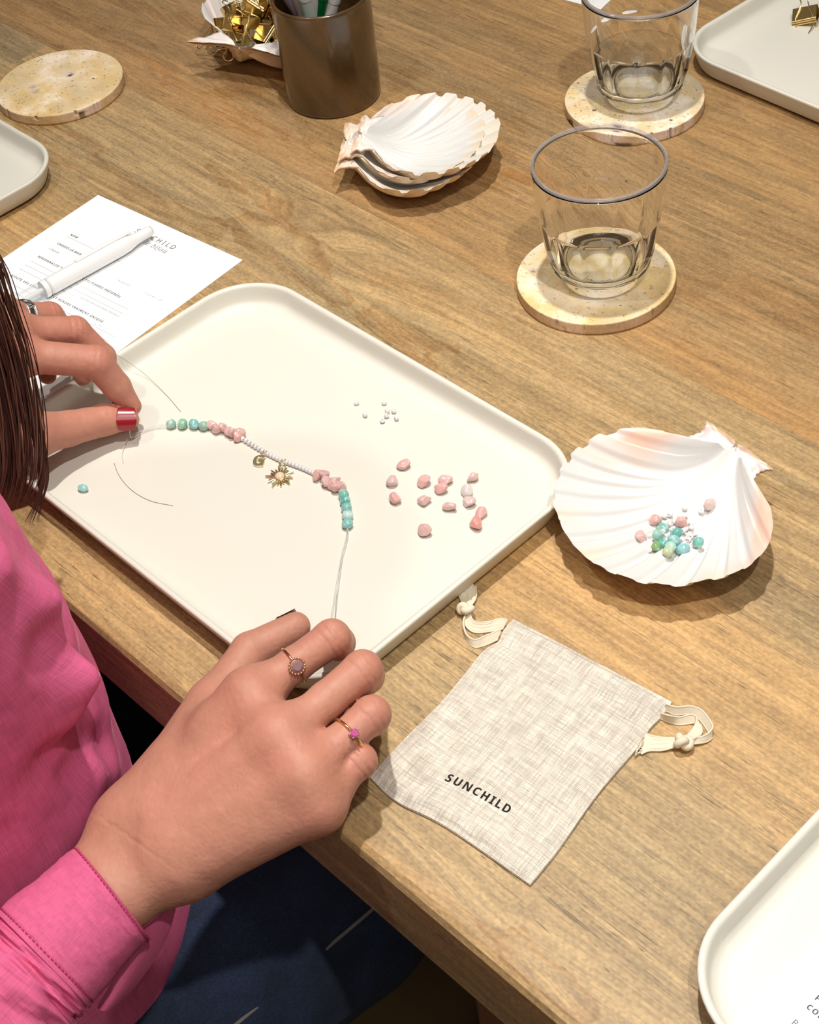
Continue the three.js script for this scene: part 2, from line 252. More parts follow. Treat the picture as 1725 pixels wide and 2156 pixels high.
for (const [x, z, level, turn, lg, lw] of [
  [-0.5345, -0.3885, 0.0165, 0, 'faceted tumbler nearest the cream tray, with a little water in its base', 'shallow water in the glass nearest the cream tray'],
  [-0.6505, -0.566, 0.034, 0.2, 'faceted tumbler over a third full of water on the pitted coaster', 'deeper water in the glass on the pitted coaster'],
]) {
  const m = thing('drinking_glass', lg, 'glass', [x, 0.7587, z], turn, 'faceted tumblers on coasters'); part('wall', wallGeo, glassMat, m); part('base', baseGeo, paneMat, m); part('rim', rimGeo, rimMat, m);
  const w = solo('water', waterGeometry(level), waterMat, lw, 'water'); w.position.set(x, 0.7587, z); w.userData.kind = 'stuff';
}

// ================= scallop shells =================
// local axes: hinge line along x, belly towards +z, dish opening up, lowest point of the outside at y = 0
function scallop(o) {
  const A = o.half ?? 0.06, B = o.len ? o.len / 2 : 0.0565, cz = o.cz ?? B - 0.003, cx = o.cx ?? 0, H = o.rim ?? 0.022, TH = 0.0024, RIBS = o.ribs ?? 13, s0 = 0.4, seed = o.seed ?? 1, fanAt = (t) => t * (t > 0 ? o.fanR ?? 1.04 : o.fan ?? 1.04);
  const reach = (th) => { const dx = Math.sin(th), dz = Math.cos(th), a = (dx / A) ** 2 + (dz / B) ** 2, b = -2 * (cx * dx / A ** 2 + cz * dz / B ** 2), c = (cx / A) ** 2 + (cz / B) ** 2 - 1; return (-b + Math.sqrt(Math.max(b * b - 4 * a * c, 0))) / (2 * a); };
  const rib = (t) => ss(0.12, 0.5, 0.5 + 0.5 * Math.cos(Math.PI * RIBS * (t + 0.015 * Math.sin(t * 9 + seed))));
  const pos = (s, t, p) => {
    const th = fanAt(t), r0 = reach(th), edge = 0.5 * (rib(t) - 0.5) * 0.0022 + 0.0016 * (noise2(t * 9, 3, seed) - 0.5) + 0.0008 * (noise2(t * 34, 9, seed) - 0.5), r = 0.0006 + s * (r0 * (1 - 0.2 * Math.max(0, (Math.abs(t) - 0.8) / 0.2) ** 2.2) + edge * ss(0.7, 1, s));
    let y = H * (s < s0 ? 0.95 * ((s0 - s) / s0) ** 1.7 : ((s - s0) / (1 - s0)) ** 1.75);
    y = lerp(y, H, ss(0.62, 1, Math.abs(t)) ** 1.2 * ss(0.0, 0.2, s) * 0.97);
    const amp = (o.groove ?? 0.0027) * ss(0.1, 0.75, s) * (1 - 0.7 * ss(0.82, 1, Math.abs(t)));
    y += amp * (rib(t) - 0.5) + 0.0004 * (noise2(s * 12, t * 5, seed + 4) - 0.5) + (o.warp ?? 0) * (0.5 * t * t + 0.4 * t) * s;
    return p.set(r * Math.sin(th), y + TH + 0.0004, r * Math.cos(th));
  };
  const NS = 46, NT = 260, out = o.outer ?? [0.84, 0.66, 0.44], flare = o.flare ?? 1, q = V(), nrm = V(), qa = V(), qb = V();
  const inside = (s, t, k) => {
    const e = ss(0.72, 1, s), side = ss(0.5, 0.95, Math.abs(t)), pink = flare * side * ss(0.42, 0.75, s) * ss(0.35, 0.6, fbm(t * 4 + 2, s * 3, seed + 8, 2)), cream = e * (1 - side) * ss(0.45, 0.7, noise2(t * 16, s * 2, seed + 2)) * (o.cream ?? 0.6);
    k.setRGB(0.75, 0.745, 0.73); k.lerp(rgb(0.9, 0.5, 0.34), 0.75 * pink); k.lerp(rgb(0.86, 0.74, 0.5), 0.55 * cream); if (o.tan) k.lerp(rgb(0.82, 0.62, 0.38), o.tan * ss(0.85, 1, s));
  };
  const rows = NS * 2, valve = grid(rows, NT, (i, j, p) => {
    const t = j / (NT - 1) * 2 - 1, s = i < NS ? i / (NS - 1) : (rows - 1 - i) / (NS - 1); pos(s, t, p);
    if (i >= NS) { // outside: pushed out along the surface normal, the rim stays shared
      pos(Math.min(s + 0.01, 1), t, qa).sub(pos(Math.max(s - 0.01, 0), t, q)); pos(s, Math.min(t + 0.01, 1), qb).sub(pos(s, Math.max(t - 0.01, -1), q)); nrm.crossVectors(qb, qa).normalize(); if (nrm.y > 0) nrm.negate();
      const k = TH * (0.02 + 0.98 * ss(0, 0.1, 1 - s) ** 0.6) * (0.01 + 0.99 * ss(0, 0.05, 1 - Math.abs(t))); p.addScaledVector(nrm, k); p.y = Math.max(p.y, 0);
    }
  }, { color: (i, j, k) => { const t = j / (NT - 1) * 2 - 1, s = i < NS ? i / (NS - 1) : (rows - 1 - i) / (NS - 1); if (i < NS) inside(s, t, k); else { const b = 0.75 + 0.5 * fbm(s * 9, t * 6, seed + 3, 3), l = ss(0.4, 0.7, noise2(s * 14, t * 1.5, seed + 6)); k.setRGB(lerp(out[0], 0.85, l * 0.6) * b, lerp(out[1], 0.74, l * 0.6) * b, lerp(out[2], 0.58, l * 0.6) * b); } } });
  const ear = (sg) => { // flat wing between the hinge line and the shoulder of the dish
    const w = (o.ear ?? 0.026) * (sg > 0 ? o.earR ?? 1 : 1), n = 14, m = 20, tEnd = 1;
    const top = (u, v, p) => { // u along the hinge, v from hinge to shoulder
      pos(lerp(0.02, o.earDeep ?? 0.56, u), sg * tEnd, qa); const hx = sg * lerp(0.001, w, u), hz = -0.0035 * (0.4 + 0.6 * u) - 0.0008 * noise2(u * 9, 1, seed);
      p.set(lerp(hx, qa.x, v), 0, lerp(hz, qa.z, v)); p.x += sg * 0.003 * Math.sin(Math.PI * v) * u * -1; p.z += 0;
      p.y = lerp(H + TH + 0.0008 - 0.0015 * u, qa.y, v ** 0.7) + 0.0009 * Math.sin(v * 12 + u * 5) * (1 - v) + 0.0011 * (noise2(u * 6, v * 7, seed + 11) - 0.5) * Math.sin(Math.PI * v);
      if (u > 0.9) { const j2 = 0.0012 * (noise2(v * 11, 4, seed) - 0.5); p.x += j2; }
      return p;
    };
    const g = grid(n * 2, m, (i, j, p) => { const u = i < n ? i / (n - 1) : (2 * n - 1 - i) / (n - 1); top(u, j / (m - 1), p); if (i >= n) p.y -= 0.0018; }, { color: (i, j, k) => {
      const u = i < n ? i / (n - 1) : (2 * n - 1 - i) / (n - 1), v = j / (m - 1); k.setRGB(0.9, 0.87, 0.85); const e = 1 - v;
      k.lerp(rgb(0.8, 0.42, 0.42), (o.earPink ?? 0.8) * ss(0.5, 0.95, u) * ss(0.3, 0.7, fbm(u * 5, v * 5, seed, 2))); k.lerp(rgb(0.74, 0.4, 0.3), 0.7 * ss(0.6, 0.85, e) * ss(0.35, 0.6, fbm(u * 7, v * 4, seed + 5, 2))); k.lerp(rgb(0.66, 0.47, 0.17), 0.95 * ss(0.8, 0.97, e) * (0.5 + 0.5 * Math.sin(u * 18 - v * 30))); if (o.tan) k.lerp(rgb(0.8, 0.55, 0.3), o.tan * 0.7); if (i >= n) k.multiply(rgb(0.85, 0.7, 0.5)); } });
    if (sg > 0) g.index.array.reverse(); g.computeVertexNormals(); return g;
  };
  return { valve, ears: [ear(-1), ear(1)], pos, spread: (th) => clamp(th / (th > 0 ? o.fanR ?? 1.04 : o.fan ?? 1.04), -1, 1), H: H + TH };
}
const shellMat = phys({ vertexColors: true, roughness: 0.45, side: THREE.DoubleSide, clearcoat: 0.15, clearcoatRoughness: 0.4 });
function shell(label, at, turn, o, group) {
  const t = thing('scallop_shell', label, 'seashell', at, turn, group), s = scallop(o);
  part('valve', s.valve, shellMat, t); s.ears.forEach((e) => part('ear', e, shellMat, t));
  if (o.tilt) { t.rotation.set(o.tilt[0], turn, o.tilt[1], 'YXZ'); }
  t.updateMatrixWorld(); t.userData.surface = undefined; delete t.userData.surface; s.group = t; return s;
}
const facing = (dx, dz) => Math.atan2(dx, dz); // turn that points local +z along (dx, dz)
const dish = shell('large white scallop shell holding the mixed heap of beads beside the tray', [-0.3645, 0.7502, -0.3015], facing(-0.16, 0.985), { half: 0.0605, len: 0.113, cx: 0.006, ear: 0.0255, rim: 0.023, seed: 5, ribs: 15, fanR: 1.2, cream: 0.8, tilt: [0.03, 0] });
const stackAxis = [0.78, -0.62];
[['bottom', 0, [-0.7585, -0.3765], 0.0, 0.0535, 0.7, 3], ['middle', 0.0046, [-0.7615, -0.381], 0.06, 0.053, 0.6, 7], ['topmost', 0.0094, [-0.7535, -0.388], -0.02, 0.052, 0.25, 9]].forEach(([which, y, p, dt, half, tan, seed], i) => shell(
  ['tan rimmed scallop shell at the bottom of the stack of three', 'cream scallop shell in the middle of the stack of three', 'white scallop shell on top of the stack of three'][i],
  [p[0], 0.7503 + y, p[1]], facing(...stackAxis) + dt, { half, len: 0.099, rim: 0.0175, ear: 0.025, seed, tan, flare: 0.35, earPink: 0.15, ribs: 14, tilt: [0.012 * i, -0.012 * i] }, 'stacked scallop shells'));
const clipDish = shell('white scallop shell full of gold binder clips behind the pen cup', [-0.914, 0.7502, -0.4135], facing(-0.33, -0.94), { half: 0.066, len: 0.122, ear: 0.047, rim: 0.03, seed: 14, flare: 0.3, earPink: 0.2, ribs: 13 });
const onDish = (d, wx, wz) => { // height of a dish's inside under a world point
  const inv = d.group.matrixWorld.clone().invert(), q = V(wx, 0.77, wz).applyMatrix4(inv), th = Math.atan2(q.x, q.z), t = d.spread(th), r = Math.hypot(q.x, q.z), p = V(); let lo = 0, hi = 1;
  for (let k = 0; k < 24; k++) { const m = (lo + hi) / 2; d.pos(m, t, p); if (Math.hypot(p.x, p.z) < r) lo = m; else hi = m; } return p.applyMatrix4(d.group.matrixWorld).y;
};

// ================= gold binder clips =================
const gold = std({ color: rgb(0.83, 0.62, 0.26), metalness: 1, roughness: 0.22 }), goldPale = std({ color: rgb(0.9, 0.76, 0.45), metalness: 1, roughness: 0.18 });
function makeClip() {
  const g = new THREE.Group(), W = 0.0185, D = 0.0125, Hh = 0.0095, r = 0.0011;
  // body: a folded spring sheet, spine at z = 0, lips meeting at z = D
  const sh = [[D, 0.0008], [D - 0.0008, 0.0018], [0.0012, Hh * 0.5], [0, Hh * 0.42], [0, -Hh * 0.42], [0.0012, -Hh * 0.5], [D - 0.0008, -0.0018], [D, -0.0008]];
  const prof = [...sh, ...sh.map(([z, y]) => [z + (z < 0.001 ? 0.0005 : 0), y * 0.9]).reverse()];
  const body = grid(prof.length + 1, 2, (i, j, p) => { const [z, y] = prof[i % prof.length]; p.set((j - 0.5) * W, y, z); }).toNonIndexed(); body.computeVertexNormals();
  const lip = (s) => tube([[-W / 2, s * r, D], [W / 2, s * r, D]], r, 1, 8);
  part('body', body, gold, g); part('lip', lip(1), gold, g); part('lip', lip(-1), gold, g);
  const wire = (s, open) => { // handle: a bent wire from lip to loop
    const pts = [[-0.0068, 0, 0], [-0.0062, 0, 0.004], [-0.0032, 0.0004, 0.012], [-0.0028, 0.0006, 0.016], [-0.004, 0.0006, 0.0192], [-0.0022, 0.0006, 0.0218], [0, 0.0006, 0.0225], [0.0022, 0.0006, 0.0218], [0.004, 0.0006, 0.0192], [0.0028, 0.0006, 0.016], [0.0032, 0.0004, 0.012], [0.0062, 0, 0.004], [0.0068, 0, 0]];
    const geo = tube(pts, 0.00055, 60, 6); geo.rotateX(open); geo.translate(0, s * r, D); return geo;
  };
  return { group: g, wire };
}
const clipKinds = [[-0.25, 0.25], [-2.75, 0.2], [-2.8, 2.8], [-0.2, 2.85]].map(([a, b]) => { const c = makeClip(); part('handle', c.wire(1, a), goldPale, c.group); part('handle', c.wire(-1, b), goldPale, c.group); return c.group; });
let clipCount = 0;
function clip(at, rot, label, kind, group) { const c = clipKinds[kind % 4].clone(); c.name = numbered('binder_clip'); c.position.set(...at); c.rotation.set(...rot); c.userData = {}; tag(c, label, 'binder clip', group); scene.add(c); clipCount++; }
clip([-0.6255, 0.7605, -0.7313], [0.25, 0.5, 0.2], 'single gold binder clip lying on the tray behind the fuller glass', 1);
{
  const heap = 'gold binder clip in the heap in the shell behind the pen cup', rnd = rng(91);
  const spots = [[-0.9515, 0.779, -0.4256], [-0.9483, 0.775, -0.4332], [-0.9279, 0.789, -0.4251], [-0.9379, 0.792, -0.4328], [-0.9328, 0.779, -0.4352], [-0.9397, 0.785, -0.4492], [-0.94, 0.79, -0.454], [-0.9323, 0.788, -0.4548], [-0.9252, 0.788, -0.4346], [-0.9233, 0.784, -0.4486], [-0.9256, 0.778, -0.4424], [-0.9238, 0.777, -0.4514], [-0.9579, 0.784, -0.4535], [-0.9364, 0.784, -0.4648], [-0.9534, 0.786, -0.4576], [-0.9465, 0.786, -0.466], [-0.963, 0.778, -0.4397]];
  const turns = [[1.5, -0.9, 0.3], [-0.2, 2.4, 1.3], [1.1, 0.4, 0.8], [0.9, 0.2, 2.2], [0.3, -0.6, -1.4], [-1.4, 0.5, 0.2], [0.2, 1.8, 0.5], [1.5, 2.8, -0.4], [0.5, -1.6, 0.9]];
  spots.forEach((p, i) => clip(p, turns[i] ?? [rnd() * 3, rnd() * 6, rnd() * 3], heap, i, 'gold clips heaped in a shell'));
}

// ================= the pen cup and its pens =================
{
  const X = -0.8465, Z = -0.4435, R = 0.0355, H = 0.0825;
  const glaze = dataTex(512, 256, (x, y, o) => { const u = x / 512 * 6.283, c = fbm(Math.cos(u) * 3 + 9, y / 50 + Math.sin(u) * 3, 61, 4), s = noise2(x * 0.8, y * 0.8, 62), d = 1 - 0.3 * ss(0.78, 0.95, s), r = ss(235, 250, y); const k = (0.8 + 0.45 * (c - 0.5)) * d * (1 - 0.35 * r); o[0] = 104 * k; o[1] = 76 * k; o[2] = 42 * k; });
  const cup = thing('pen_cup', 'brown glazed stoneware cup holding the pens', 'cup', [X, 0.75, Z]);
  const cupGeo = lathe([[0.0001, 0.0006], [R - 0.004, 0.0004], [R - 0.0018, 0.0], [R - 0.0004, 0.0012], [R, 0.004], [R + 0.0004, 0.03], [R + 0.0008, 0.06], [R + 0.0009, H - 0.003], [R + 0.0006, H - 0.0008], [R - 0.0008, H], [R - 0.0022, H - 0.0008], [R - 0.0027, H - 0.003], [R - 0.003, 0.02], [R - 0.005, 0.006], [0.0001, 0.005]], 96);
  { const p = cupGeo.attributes.position, uv = cupGeo.attributes.uv; for (let k = 0; k < p.count; k++) uv.setY(k, clamp(p.getY(k) / 0.09, 0, 1)); }
  part('body', cupGeo, phys({ map: glaze, roughness: 0.28, clearcoat: 0.7, clearcoatRoughness: 0.12 }), cup);
  // pens stand in the cup, leaning on its rim
  const clear = phys({ color: rgb(0.93, 0.95, 0.95), roughness: 0.12, transmission: 0.75, thickness: 0 });
  const plastic = (c, r = 0.35) => phys({ color: c, roughness: r, clearcoat: 0.3 });
  const pen = (label, foot, top, rad, bodyMat, capMat, capLen, withClip) => {
    const A = V(X + foot[0], 0.758, Z + foot[1]), B = V(X + top[0], 0.75 + top[2], Z + top[1]), L = A.distanceTo(B), t = thing('pen', label, 'pen', A.toArray(), 0, 'pens in the stoneware cup');
    t.quaternion.setFromUnitVectors(V(0, 1, 0), B.clone().sub(A).normalize());
    part('barrel', lathe([[0.0001, 0], [rad * 0.35, 0.001], [rad * 0.8, 0.014], [rad, 0.02], [rad, L - capLen]], 20), bodyMat, t);
    part('cap', lathe([[rad * 1.02, L - capLen - 0.004], [rad * 1.12, L - capLen - 0.003], [rad * 1.12, L - 0.004], [rad * 0.9, L - 0.0008], [0.0001, L]], 20), capMat, t);
    if (withClip) part('clip', new RoundedBoxGeometry(0.0032, capLen * 0.8, 0.0018, 2, 0.0007).translate(0, L - capLen * 0.45, rad * 1.12 + 0.0014), capMat, t);
  };
  const w = rgb(0.86, 0.85, 0.82);
  pen('dark green pen leaning nearest the shell of gold clips', [0.018, -0.006], [-0.034, 0.012, 0.125], 0.0042, plastic(rgb(0.0, 0.035, 0.03)), plastic(rgb(0.0, 0.05, 0.045)), 0.035, true);
  pen('black pen beside the dark green pen', [0.012, -0.012], [-0.02, 0.02, 0.13], 0.0042, plastic(rgb(0.008, 0.008, 0.009)), plastic(rgb(0.01, 0.01, 0.012)), 0.035, true);
  pen('short pen with a clear violet tinted end between black and cream pens', [-0.006, -0.012], [-0.012, 0.024, 0.094], 0.0036, clear, phys({ color: rgb(0.75, 0.6, 0.68), roughness: 0.1, transmission: 0.7, thickness: 0 }), 0.03, false);
  pen('thick cream white pen near the middle of the cup', [-0.012, -0.006], [-0.001, 0.026, 0.126], 0.0056, plastic(rgb(0.84, 0.74, 0.66)), plastic(rgb(0.84, 0.74, 0.66)), 0.03, false);
  pen('milky pale green pen between the two white pens', [-0.004, 0.002], [0.0085, 0.0225, 0.12], 0.005, plastic(rgb(0.66, 0.76, 0.7)), plastic(rgb(0.7, 0.78, 0.73)), 0.03, false);
  pen('white pen with a rounded translucent clip', [-0.016, 0.004], [0.0165, 0.0145, 0.1245], 0.0054, plastic(w), plastic(w), 0.05, true);
  pen('bright green pen leaning on the rim nearest the stacked shells', [-0.016, 0.008], [0.025, 0.0065, 0.122], 0.0044, plastic(rgb(0.0, 0.16, 0.035)), plastic(rgb(0.0, 0.18, 0.04)), 0.035, true);
  pen('white pen at the far rim beside the bright green pen', [-0.01, 0.014], [0.0305, -0.0065, 0.122], 0.0046, plastic(w), plastic(w), 0.04, false);
}

// ================= printed cards =================
function sheet(w, h, paintIt, pxmm = 7) {
  const c = document.createElement('canvas'); c.width = Math.round(w * 1000 * pxmm); c.height = Math.round(h * 1000 * pxmm);
  const g = c.getContext('2d'); g.fillStyle = '#fbfcfd'; g.fillRect(0, 0, c.width, c.height); g.scale(pxmm, pxmm); paintIt(g);
  const t = new THREE.CanvasTexture(c); t.colorSpace = THREE.SRGBColorSpace; t.magFilter = THREE.LinearFilter;
  const geo = new THREE.BoxGeometry(w, 0.0005, h).translate(w / 2, 0.00025, h / 2), plain = std({ color: rgb(0.88, 0.88, 0.88), roughness: 0.6 });
  return [geo, [plain, plain, std({ map: t, roughness: 0.55 }), plain, plain, plain]];
}
function write(g, text, x, y, size, { font = 'sans-serif', weight = '', gap = 0, color = '#20262c', to } = {}) {
  g.fillStyle = color; g.font = `${weight} ${size * 10}px ${font}`; g.save(); g.translate(x, y); g.scale(0.1, 0.1);
  let w = 0; for (const ch of text) w += g.measureText(ch).width; let sp = gap * 10; if (to) sp = ((to - x) * 10 - w) / (text.length - 1);
  let px = 0; for (const ch of text) { g.fillText(ch, px, 0); px += g.measureText(ch).width + sp; } g.restore();
}
{
  const line = (g, x0, x1, y) => { g.strokeStyle = '#8d9096'; g.lineWidth = 0.28; g.beginPath(); g.moveTo(x0, y); g.lineTo(x1, y); g.stroke(); };
  const [geo, mats] = sheet(0.1455, 0.206, (g) => {
    write(g, 'SUNCHILD', 56.5, 17.4, 6.3, { to: 96 });
    write(g, 'le bijou', 72, 23.6, 5.6, { font: 'serif', weight: 'italic', to: 94, color: '#3a4046' });
    const head = { weight: 'bold' }, soft = { color: '#6c7178' };
    write(g, 'NOM', 19.8, 45, 2.9, { ...head, to: 27.5 }); line(g, 19.3, 78, 47);
    write(g, 'CHOISIS LA BASE', 19.8, 57.1, 2.9, { ...head, to: 45 });
    write(g, '2 bagues', 19.3, 64.2, 2.7, { ...soft, to: 30 }); write(g, '2 boucles', 47, 63.8, 2.7, { ...soft, to: 62 }); write(g, '1 bracelet', 86.5, 62.8, 2.7, { ...soft, to: 101 }); write(g, '1 collier + 22.-', 113.9, 62.4, 2.7, { ...soft, to: 132.7 });
    write(g, 'PERSONNALISE TON BIJOU AVEC TES PIERRES PRÉFÉRÉES', 19.8, 75, 2.7, { ...head, to: 104.2 });
    line(g, 20, 119.5, 80.4); line(g, 19.6, 119.3, 85.4); line(g, 19.5, 76, 90.6);
    write(g, '(voir pour vertus & conseils d’entretien)', 80.6, 89.6, 2.3, { weight: 'italic', to: 119, color: '#7d8288' });
    write(g, 'AJOUTE DES CHARMS POUR LE RENDRE VRAIMENT UNIQUE', 20.2, 99.6, 2.7, { ...head, to: 113.9 });
    for (const y of [105, 110.5]) { line(g, 20, 132.5, y); write(g, 'x 10.-  =', 111, y - 1.4, 2.4, { ...soft, to: 122 }); }
    write(g, 'TOTAL', 20, 121, 2.7, { ...head, to: 29 }); line(g, 32, 132.5, 121);
  });
  const m = solo('order_card', geo, mats, 'white printed order form card under the white pen, tucked beside the tray', 'card'); m.position.set(-0.8848, 0.7501, -0.2473); m.rotation.y = 0.0999;
  const [geo2, mats2] = sheet(0.1, 0.1, (g) => {
    write(g, 'PIERRES', 16, 63.6, 3.6, { weight: 'bold', gap: 0.3 }); write(g, 'COLLIER', 16, 69.0, 3.6, { weight: 'bold', gap: 0.3 });
    write(g, 'Remise', 16, 78.5, 3.9, { gap: 0.25, color: '#33373c' }); write(g, 'à', 16, 83.6, 3.9, { color: '#33373c' });
  }, 8);
  const n = solo('printed_card', geo2, mats2, 'white card with bold lettering lying in the tray beyond the pouch', 'card'); n.position.set(-0.1651, 0.7542, -0.14); n.rotation.y = -0.034;
  const [geo3, mats3] = sheet(0.15, 0.1, (g) => {}, 2);
  const q = solo('paper_sheet', geo3, mats3, 'blank white paper edge behind the fuller glass at the top edge', 'paper'); q.position.set(-0.9334, 0.7502, -0.736); q.rotation.y = 0.134;
}
// the white pen lying on the order card: grip at +z end, push button at the far end
{
  const t = thing('ballpoint_pen', 'thick white pen with a clear grip lying across the order card', 'pen', [-0.8108, 0.7567, -0.2285], -0.052);
  const white = phys({ color: rgb(0.86, 0.87, 0.88), roughness: 0.3, clearcoat: 0.5 }), clear = phys({ color: rgb(0.94, 0.96, 0.97), roughness: 0.08, transmission: 0.8, thickness: 0 });
  const along = (pts) => lathe(pts, 28).rotateX(Math.PI / 2); // profile (radius, distance) laid along +z
  part('barrel', along([[0.0001, -0.012], [0.0030, -0.0115], [0.0036, -0.009], [0.0038, 0], [0.0041, 0.003], [0.0056, 0.009], [0.006, 0.016], [0.0061, 0.07], [0.0057, 0.0735], [0.0001, 0.0735]].reverse()), white, t);
  part('ring', along([[0.0059, 0.0735], [0.0062, 0.074], [0.0062, 0.0765], [0.0058, 0.077]].reverse()), white, t);
  part('grip', along([[0.0058, 0.077], [0.0058, 0.118], [0.0044, 0.126], [0.0018, 0.137], [0.0001, 0.138]].reverse()), clear, t);
  part('refill', along([[0.0001, 0.0735], [0.0017, 0.0735], [0.0017, 0.128], [0.0006, 0.139], [0.0001, 0.139]].reverse()), white, t);
  const clipShape = new RoundedBoxGeometry(0.0034, 0.0014, 0.045, 2, 0.0006).translate(-0.0016, 0.0064, 0.026); part('clip', clipShape, white, t);
}

// ================= the linen pouch =================
{
  const t = thing('drawstring_pouch', 'natural linen drawstring pouch lettered in black, near the table edge', 'pouch');
  const TL = V(-0.3860, 0, -0.1476), TR = V(-0.2921, 0, -0.1588), BR = V(-0.2752, 0, -0.0389), BL = V(-0.3698, 0, -0.0327);
  const TW = 1024, TH = 1300, rnd = rng(8), slubs = new Float32Array(TW * TH);
  for (let k = 0; k < 2600; k++) { const hor = rnd() < 0.62, x = Math.floor(rnd() * TW), y = Math.floor(rnd() * TH), n = Math.floor(6 + 40 * rnd() * rnd()), a = (rnd() - 0.55) * 0.6 * (0.3 + rnd()); for (let j = 0; j < n; j++) { const px = hor ? x + j : x + (j > n * 0.7 ? 1 : 0), py = hor ? y + (j > n * 0.6 ? 1 : 0) : y + j; if (px < TW && py < TH) slubs[py * TW + px] += a; } }
  const c = document.createElement('canvas'); c.width = TW; c.height = TH; const g = c.getContext('2d'); g.clearRect(0, 0, TW, TH); g.scale(TW / 95, TH / 120); // lettering mask in millimetres
  g.save(); g.translate(31.5, 100.8); g.rotate(-0.06); write(g, 'SUNCHILD', 0, 0, 6.2, { weight: 'bold', color: '#000', to: 35.4 }); g.restore();
  const mask = g.getImageData(0, 0, TW, TH).data;
  const weave = dataTex(TW, TH, (x, y, o) => {
    const X = x / TW * 95, Y = (1 - y / TH) * 120, row = Math.min(TH - 1, Math.max(0, TH - 1 - y)), tx = X / 0.42 + 0.4 * noise2(Y * 0.7, X * 0.1, 4), ty = Y / 0.42 + 0.4 * noise2(X * 0.7, Y * 0.1, 5);
    const over = (Math.floor(tx) + Math.floor(ty)) % 2 === 0, wx = noise2(Math.floor(tx), Y * 0.12, 6), wy = noise2(Math.floor(ty), X * 0.12, 7), cell = Math.sin(Math.PI * (tx - Math.floor(tx))) * Math.sin(Math.PI * (ty - Math.floor(ty)));
    let k = 0.80 + 0.18 * cell + 0.3 * ((over ? wx : wy) - 0.5) + 0.12 * (fbm(X * 0.2, Y * 0.2, 9, 3) - 0.5) + 0.4 * clamp(slubs[row * TW + x], -0.7, 0.35), b = 0.2 * ((over ? wy : wx) - 0.5);
    const m = mask[(row * TW + x) * 4 + 3] / 255; k = lerp(k, 0.1 + 0.03 * cell, m);
    o[0] = 244 * k; o[1] = 237 * (k - 0.01 - 0.03 * b * (1 - m)); o[2] = 225 * (k - 0.02 - 0.12 * b * (1 - m));
  });
  const linen = phys({ map: weave, bumpMap: weave, bumpScale: 0.0004, roughness: 0.95, sheen: 0.3, sheenRoughness: 0.7 });
  const NU = 90, NV = 110, outline = (u, v, p) => {
    const ru = u * 2 - 1, rv = v * 2 - 1; p.copy(TL).lerp(TR, u).lerp(V().copy(BL).lerp(BR, u), v);
    p.x += 0.0028 * Math.exp(-(((v - 0.14) / 0.05) ** 2)) * Math.exp(-u * 8); p.x += 0.0012 * Math.exp(-(((v - 0.16) / 0.05) ** 2)) * Math.exp(-(1 - u) * 8) * -1;
    p.z += 0.0042 * ss(0.55, 1, v) * Math.exp(-(((u - 0.18) / 0.2) ** 2)); p.x += 0.0008 * Math.sin(v * 9) * ru; return p;
  };
  const high = (u, v) => { const e = Math.min(ss(0, 0.05, u), ss(0, 0.05, 1 - u), ss(0, 0.035, v), ss(0, 0.05, 1 - v)); return 0.0012 + 0.0012 * e + 0.0012 * e * ss(0, 0.4, Math.min(u, 1 - u)) + 0.0014 * e * (fbm(u * 3 + 1, v * 3.4, 15, 3) - 0.4) + e * 0.0012 * Math.exp(-(((v - 0.07) / 0.045) ** 2)) - 0.0011 * Math.exp(-(((v - 0.145) / 0.009) ** 2)) * e - 0.0006 * Math.exp(-(((v - 0.013) / 0.006) ** 2)); };
  const top = grid(NV, NU, (i, j, p) => { const u = j / (NU - 1), v = i / (NV - 1); outline(u, v, p); p.y = 0.7506 + high(u, v); }, { uv: (i, j) => [j / (NU - 1), 1 - i / (NV - 1)] });
  top.index.array.reverse(); top.computeVertexNormals(); part('front_cloth', top, linen, t);
  const under = grid(4, (NU + NV) * 2 - 3, (i, j, p) => { let u, v, k = j; if (k < NU) { u = k / (NU - 1); v = 0; } else if ((k -= NU - 1) < NV) { u = 1; v = k / (NV - 1); } else if ((k -= NV - 1) < NU) { u = 1 - k / (NU - 1); v = 1; } else { k -= NU - 1; u = 0; v = 1 - k / (NV - 1); }
    const q = clamp(0.5 + (u - 0.5) * [1, 1.008, 1.0, 0.0][i], -1, 2), w = 0.5 + (v - 0.5) * [1, 1.006, 1.0, 0.0][i]; outline(q, w, p); p.y = [0.7506 + high(u, v), 0.7508, 0.7502, 0.7502][i]; }, { uv: (i, j) => [j / 150, 0.97 - i * 0.006] });
  part('back_cloth', under, linen, t);
  // drawstrings: flat cotton tape, edges given as lower and upper rails
  const tapeTex = dataTex(64, 256, (x, y, o) => { const s = Math.sin((Math.abs(x - 32) * 0.9 + y * 0.7) * 0.9), k = 0.9 + 0.1 * s; o[0] = 248 * k; o[1] = 236 * k; o[2] = 212 * k; });
  const cotton = phys({ map: tapeTex, roughness: 0.95, side: THREE.DoubleSide });
  const tape = (lo, hi, ripple = 0) => { const a = new THREE.CatmullRomCurve3(lo.map(v3)), b = new THREE.CatmullRomCurve3(hi.map(v3)), n = 70, m = 9, A = V(), B = V(), d = V(); const strip = (off) => (i, j, p) => { const s = i / (n - 1); a.getPoint(s, A); b.getPoint(s, B); d.copy(b.getTangent(s)).cross(V().copy(B).sub(A)).normalize(); p.copy(A).lerp(B, j / (m - 1)).addScaledVector(d, off + ripple * Math.sin(j * 2.4 + s * 3) * Math.sin(Math.PI * s)); };
    return mergeGeometries([grid(n, m, strip(0.0003), { uv: (i, j) => [j / (m - 1), i / 12] }), grid(n, m, strip(-0.0003), { uv: (i, j) => [j / (m - 1), i / 12] }), tube(hi, 0.0005, 60, 6), tube(lo, 0.0005, 60, 6)]); };
